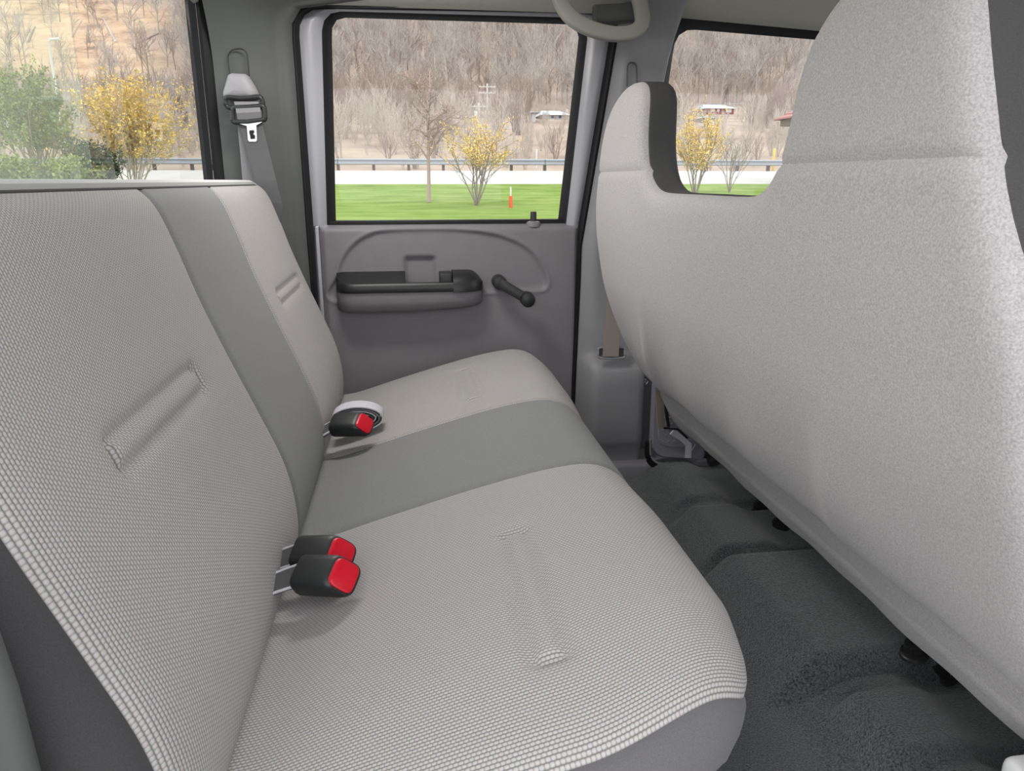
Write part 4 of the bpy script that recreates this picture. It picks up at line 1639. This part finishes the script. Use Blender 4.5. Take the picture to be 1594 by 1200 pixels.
def shrub(name, base, height, label, cat, leaf=None, nleaf=0, lsize=0.06, stems=9, seed=1, bark='bark_pale', lo=0.35, group=None, wide=1.0, levels=2, kids=(6, 4), r=0.03, up=0.3, spread=0.5):
    g = np.random.default_rng(seed)
    segs = gen_branches(g, height, r, levels, list(kids), start=0.3, spread=spread, up=up, stems=stems)
    zmax = max(s[1][2] for s in segs)
    k = height / zmax
    segs = [(s[0] * [wide * 1.3, wide * 1.3, k], s[1] * [wide * 1.3, wide * 1.3, k], s[2], s[3]) for s in segs]
    e = empty(name, tuple(base))
    tag(e, label, cat, group)
    v, q = seg_mesh(segs, 4)
    fast_mesh('branches', v + base, q, bark, e)
    if leaf:
        pts = []
        for s in segs:
            for t in (0.2, 0.5, 0.8):
                p = s[0] * (1 - t) + s[1] * t
                if p[2] > lo * height:
                    pts.append(p)
        v, q = leaf_mesh(g, pts, lsize, nleaf)
        lf = fast_mesh('foliage', v + base, q, leaf, e)
        lf['kind'] = 'stuff'
    return e


# young bare tree on the lawn
b = place(668, 318, 30)
e = empty('young_tree', tuple(b))
tag(e, 'young leafless tree with spreading reddish crown on the lawn', 'tree')
g = np.random.default_rng(8)
hgt = pxh(668, 318, 98, 30)
sg = gen_branches(g, hgt, 0.085, 3, [16, 7, 5], start=0.36, spread=0.95, up=0.16, ratio=0.46)
zm = max(s[1][2] for s in sg)
drift = sg[2][1] / sg[2][1][2]
sg = [(s[0] - drift * s[0][2] * [1, 1, 0], s[1] - drift * s[1][2] * [1, 1, 0], s[2], s[3]) for s in sg]
sg = [(s[0] * [1, 1, hgt / zm], s[1] * [1, 1, hgt / zm], max(s[2], 0.013), max(s[3], 0.011)) for s in sg]
v, q = seg_mesh(sg, 5)
fast_mesh('branches', v + b, q, 'bark_rosy', e)
b = place(742, 317, 29)
shrub('flowering_shrub', b, pxh(742, 317, 172, 29), 'loose yellow flowering shrub on the lawn beside the young bare tree', 'shrub', 'blossom', 3400, 0.038, 9, 3, 'bark_young', 0.42, wide=1.1)
b = place(1082, 292, 31)
shrub('flowering_shrub', b, pxh(1082, 292, 148, 31), 'yellow flowering shrub seen between the front headrests', 'shrub', 'blossom', 4200, 0.04, 9, 4, 'bark_young', 0.30, wide=0.8)
b = place(1135, 292, 33)
shrub('bare_shrub', b, pxh(1135, 292, 190, 33), 'thin leafless shrub right of the yellow one between headrests', 'shrub', None, 0, 0, 7, 5, 'bark_young', wide=0.9, r=0.02)
b = place(205, 285, 30)
shrub('flowering_shrub', b, pxh(205, 285, 100, 30), 'large dense golden shrub seen through the rear window', 'shrub', 'blossom', 15000, 0.042, 15, 6, 'bark_pale', 0.34, wide=1.25, kids=(9, 5))
b = place(66, 288, 29)
shrub('green_tree', b, pxh(66, 288, 92, 29), 'tall green shrub tree with bare lower stems behind rear window', 'tree', 'leaf_green', 13000, 0.05, 7, 7, 'bark_brown', 0.42, wide=0.62, kids=(8, 5), r=0.045)
b = place(158, 290, 28)
shrub('evergreen_shrub', b, pxh(158, 290, 205, 28), 'dark evergreen shrub at the foot of the golden shrub', 'shrub', 'leaf_dark', 6000, 0.05, 12, 9, 'bark_brown', 0.02, wide=1.0)
for k, (px, top, sd0) in enumerate([(8, 236, 21), (62, 246, 22), (110, 240, 23)]):
    b = place(px, 292, 27)
    shrub('low_shrub', b, pxh(px, 292, top, 27), ['low green shrub at the left edge of the rear window', 'low green shrub below the tall green tree', 'low green shrub left of the dark evergreen'][k], 'shrub', 'leaf_green', 4000, 0.06, 11, sd0, 'bark_brown', 0.03, group='low shrubs behind the truck', wide=1.1)

# ---- guardrail: W beam on posts
gr = empty('guardrail', (0, 45, 1.3))
tag(gr, 'galvanised steel guardrail running along the far road edge', 'guardrail')
zr = at(700, 252, 45)[2]
prof = [(0.0, 0.17), (-0.06, 0.13), (-0.06, 0.09), (0.0, 0.03), (0.0, -0.03), (-0.06, -0.09), (-0.06, -0.13), (0.0, -0.17)]
for x0 in range(-40, 44, 12):
    rows = [[(x, 45 + dy, zr + dz) for dy, dz in prof] + [(x, 45.02, zr - 0.17), (x, 45.02, zr + 0.17)] for x in (x0 + 0.02, x0 + 11.98)]
    o = surf('rail_beam', rows, 'galvanised', gr, closed=True, caps=True, smooth=False)
for x in range(-40, 46, 2):
    zb = float(ground_z(np.array(float(x)), np.array(45.15)))
    rbox('rail_post', (x - 0.08, 45.03, zb - 0.1), (x + 0.08, 45.23, zr + 0.15), 'post_wood', gr)

# ---- utility poles, lamp, stakes


def pole(px, pyb, pyt, Y, label, arms=1, r=0.15):
    b_, t_ = at(px, pyb, Y), at(px, pyt, Y)
    zb = min(b_[2], float(ground_z(np.array(b_[0]), np.array(float(Y)))))
    e_ = empty('utility_pole', (b_[0], Y, zb))
    tag(e_, label, 'pole')
    cyl('shaft', (b_[0], Y, zb), (0, 0, 1), r, t_[2] - zb, 'pole_wood', e_, 10)
    for k in range(arms):
        z_ = t_[2] - 0.5 - 0.9 * k
        rbox('crossarm', (b_[0] - 1.4, Y - 0.15, z_ - 0.08), (b_[0] + 1.4, Y - 0.02, z_ + 0.08), 'pole_wood', e_)
        for dx in (-1.2, -0.6, 0.6, 1.2):
            cyl('insulator', (b_[0] + dx, Y - 0.08, z_ + 0.08), (0, 0, 1), 0.05, 0.18, 'pole_wood', e_, 8)
    return e_, b_, t_


pole(759, 195, 130, 125, 'tall wooden utility pole with two crossarms on the hillside', 2)
p2, b_, t_ = pole(746, 215, 160, 110, 'shorter utility pole with white transformers left of the tall pole', 1)
for dx in (-0.45, 0.45):
    cyl('transformer', (b_[0] + dx, 109.9, t_[2] - 1.9), (0, 0, 1), 0.26, 0.75, 'siding_white', p2, 12)
lpb, lpt = at(86, 150, 60), at(75, 60, 60)
lamp = tube('street_lamp', [(lpt[0], 60, float(ground_z(np.array(lpt[0]), np.array(60.0)))), (lpt[0], 60, lpt[2] - 0.4), (lpt[0] + 0.12, 60, lpt[2] - 0.05), (lpt[0] + 0.7, 60, lpt[2])], 0.09, 'siding_white', None, 8)
tag(lamp, 'white lamp post seen above the green tree through the rear window', 'street lamp')
sb_ = place(795, 318, 28)
stk = empty('marker_stake', tuple(sb_))
tag(stk, 'small orange and white marker stake standing in the lawn', 'marker')
cyl('orange_base', tuple(sb_), (0, 0, 1), 0.07, 0.42, 'orange_plastic', stk, 10)
cyl('white_tip', tuple(sb_ + [0, 0, 0.42]), (0, 0, 1), 0.03, 0.32, 'siding_white', stk, 10)
yb_ = at(1204, 250, 46)
ym = cyl('marker_post', (yb_[0], 46, 1.35), (0, 0, 1), 0.08, at(1204, 231, 46)[2] - 1.35, 'yellow_plastic', None, 10)
tag(ym, 'yellow marker post behind the guardrail between the headrests', 'marker')
wm = at(835, 240, 47)
wmm = cyl('marker_post', (wm[0], 47, 1.4), (0, 0, 1), 0.06, at(835, 232, 47)[2] - 1.4, 'siding_white', None, 10)
tag(wmm, 'white marker post behind the guardrail near the window right edge', 'marker')


def ground_hit(px, py):
    d = ray(px, py)
    Ys = np.arange(46, 850, 0.5)
    P = CAM[None] + d[None] * (Ys / d[1])[:, None]
    gz = ground_z(P[:, 0], P[:, 1])
    k = int(np.argmax(gz > P[:, 2]))
    return P[k]


# ---- houses


def house(name, px0, px1, pyb, pye, pyr, Y, depth, wall, roof, label, wins=()):
    Y = float(ground_hit((px0 + px1) / 2, pyb)[1])
    a_, c_ = at(px0, pyb, Y), at(px1, pyb, Y)
    z0 = min(a_[2], c_[2]) - 1.2
    ze, zr_ = at(px0, pye, Y)[2], at(px0, pyr, Y)[2]
    e_ = empty(name, ((a_[0] + c_[0]) / 2, Y, z0))
    tag(e_, label, 'house')
    rbox('walls', (a_[0], Y, z0), (c_[0], Y + depth, ze), wall, e_)
    ov = 0.5
    ym_ = Y + depth / 2
    V_ = [(a_[0] - ov, Y - ov, ze - 0.1), (c_[0] + ov, Y - ov, ze - 0.1), (c_[0] - 0.4, ym_, zr_), (a_[0] + 0.4, ym_, zr_), (a_[0] - ov, Y + depth + ov, ze - 0.1), (c_[0] + ov, Y + depth + ov, ze - 0.1)]
    mesh('roof', V_, [(0, 1, 2, 3), (3, 2, 5, 4), (0, 3, 4), (1, 5, 2), (0, 4, 5, 1)], roof, e_, False)
    for (w0, w1, wz0, wz1, mt) in wins:
        p0, p1 = at(w0, wz1, Y), at(w1, wz0, Y)
        rbox('window', (p0[0], Y - 0.06, p0[2]), (p1[0], Y + 0.02, p1[2]), mt, e_)


house('hillside_house', 1100, 1142, 178, 168, 160, 236, 8, 'siding_red', 'roof_pale', 'red house with pale roof on the slope between the headrests', [(1106, 1112, 169, 174, 'siding_white'), (1116, 1120, 169, 174, 'siding_white'), (1130, 1139, 167, 175, 'siding_white')])
house('hillside_house', 1098, 1112, 192, 182, 179, 205, 5, 'siding_white', 'roof_pale', 'small white shed below the red house', [(1101, 1104, 183, 187, 'window_dark')])
house('hillside_house', 828, 834, 190, 174, 170, 225, 6, 'siding_white', 'roof_pale', 'narrow white building on the slope behind the yellow shrub')
house('hillside_house', 846, 884, 186, 178, 168, 232, 8, 'siding_white', 'roof_pale', 'long low pale house at the right edge of the door window', [(858, 862, 180, 184, 'window_dark'), (870, 874, 180, 184, 'window_dark')])

# ---- park pavilion roof at the right
pc = at(1262, 190, 31)
pv = empty('park_pavilion', (pc[0], 34.2, float(ground_z(np.array(pc[0]), np.array(34.2)))))
tag(pv, 'park pavilion with pinkish tiled roof beside the near headrest', 'pavilion')
xe0 = at(1204, 188, 37.4)[0]
ze = at(1204, 187, 37.4)[2]
xa = xe0 + 3.2
PY = 34.2
zt = ze + 1.9
# hip roof made of tile courses
nc = 9
for k in range(nc):
    f0, f1 = k / nc, (k + 1.12) / nc
    def q4(f_, dz):
        r_ = 3.2 * (1 - min(f_, 1))
        z_ = ze + (zt - ze) * f_ + dz
        return [(xa - r_, PY - r_, z_), (xa + r_, PY - r_, z_), (xa + r_, PY + r_, z_), (xa - r_, PY + r_, z_)]
    lo_, hi_ = q4(f0, 0.05), q4(f1, 0.0)
    V_ = lo_ + hi_ + q4(f0, -0.02)
    mesh('tile_course', V_, [(i, (i + 1) % 4, (i + 1) % 4 + 4, i + 4) for i in range(4)] + [(i + 8, (i + 1) % 4 + 8, (i + 1) % 4, i) for i in range(4)], 'roof_tile', pv, False)
rbox('eave_beam', (xa - 2.95, PY - 2.95, ze - 0.32), (xa + 2.95, PY + 2.95, ze - 0.04), 'eave_wood', pv)
for dx in (-2.4, 2.4):
    for dy in (-2.4, 2.4):
        rbox('post', (xa + dx - 0.12, PY + dy - 0.12, -0.4), (xa + dx + 0.12, PY + dy + 0.12, ze - 0.3), 'eave_wood', pv)
for dx in (-2.4, 2.4):
    tube('brace', [(xa + dx, PY - 2.4, ze - 1.1), (xa + dx + (0.7 if dx < 0 else -0.7), PY - 2.4, ze - 0.3)], 0.08, 'eave_wood', pv, 8)

# ---- power lines
for k, (p, q_) in enumerate([((1050, 163, 190), (1240, 152, 190)), ((1000, 215, 110), (1230, 206, 110))]):
    a_, c_ = at(*p), at(*q_)
    pts = [a_ * (1 - t) + c_ * t - np.array([0, 0, 0.6 * math.sin(math.pi * t)]) for t in np.linspace(-0.3, 1.3, 16)]
    o = tube('power_line', pts, 0.045, 'roof_pale', None, 5)
    tag(o, ['upper power line crossing the slope above the red house', 'lower power line crossing the brush below the red house'][k], 'cable')

# ---- fallen trunks on the tan bank
logs = [((128, 32), (112, 58), 92, 'pale leaning trunk on the tan bank near the pane edge'), ((161, 30), (180, 66), 92, 'pale fallen log on the tan bank'), ((55, 42), (44, 66), 88, 'dark leaning sapling on the tan bank at left'), ((248, 52), (215, 68), 94, 'dark fallen branch by the uprooted stump'), ((136, 40), (139, 66), 90, 'dark upright snag on the tan bank')]


for (t0, t1, Yl, lb_) in logs:
    c_, a_ = ground_hit(*t1), ground_hit(*t0)
    up_ = 0.5 if 'upright' in lb_ or 'leaning' in lb_ else 0.1
    if up_ == 0.5:
        a_ = at(*t0, c_[1] + 1.0)
    o = tube('fallen_log', [c_, (c_ + a_) / 2 + [0, 0, 0.3], a_ + [0, 0, 0.2]], [0.45, 0.38, 0.22], 'bark_pale' if 'pale' in lb_ else 'bark_brown', None, 7)
    tag(o, lb_, 'log')
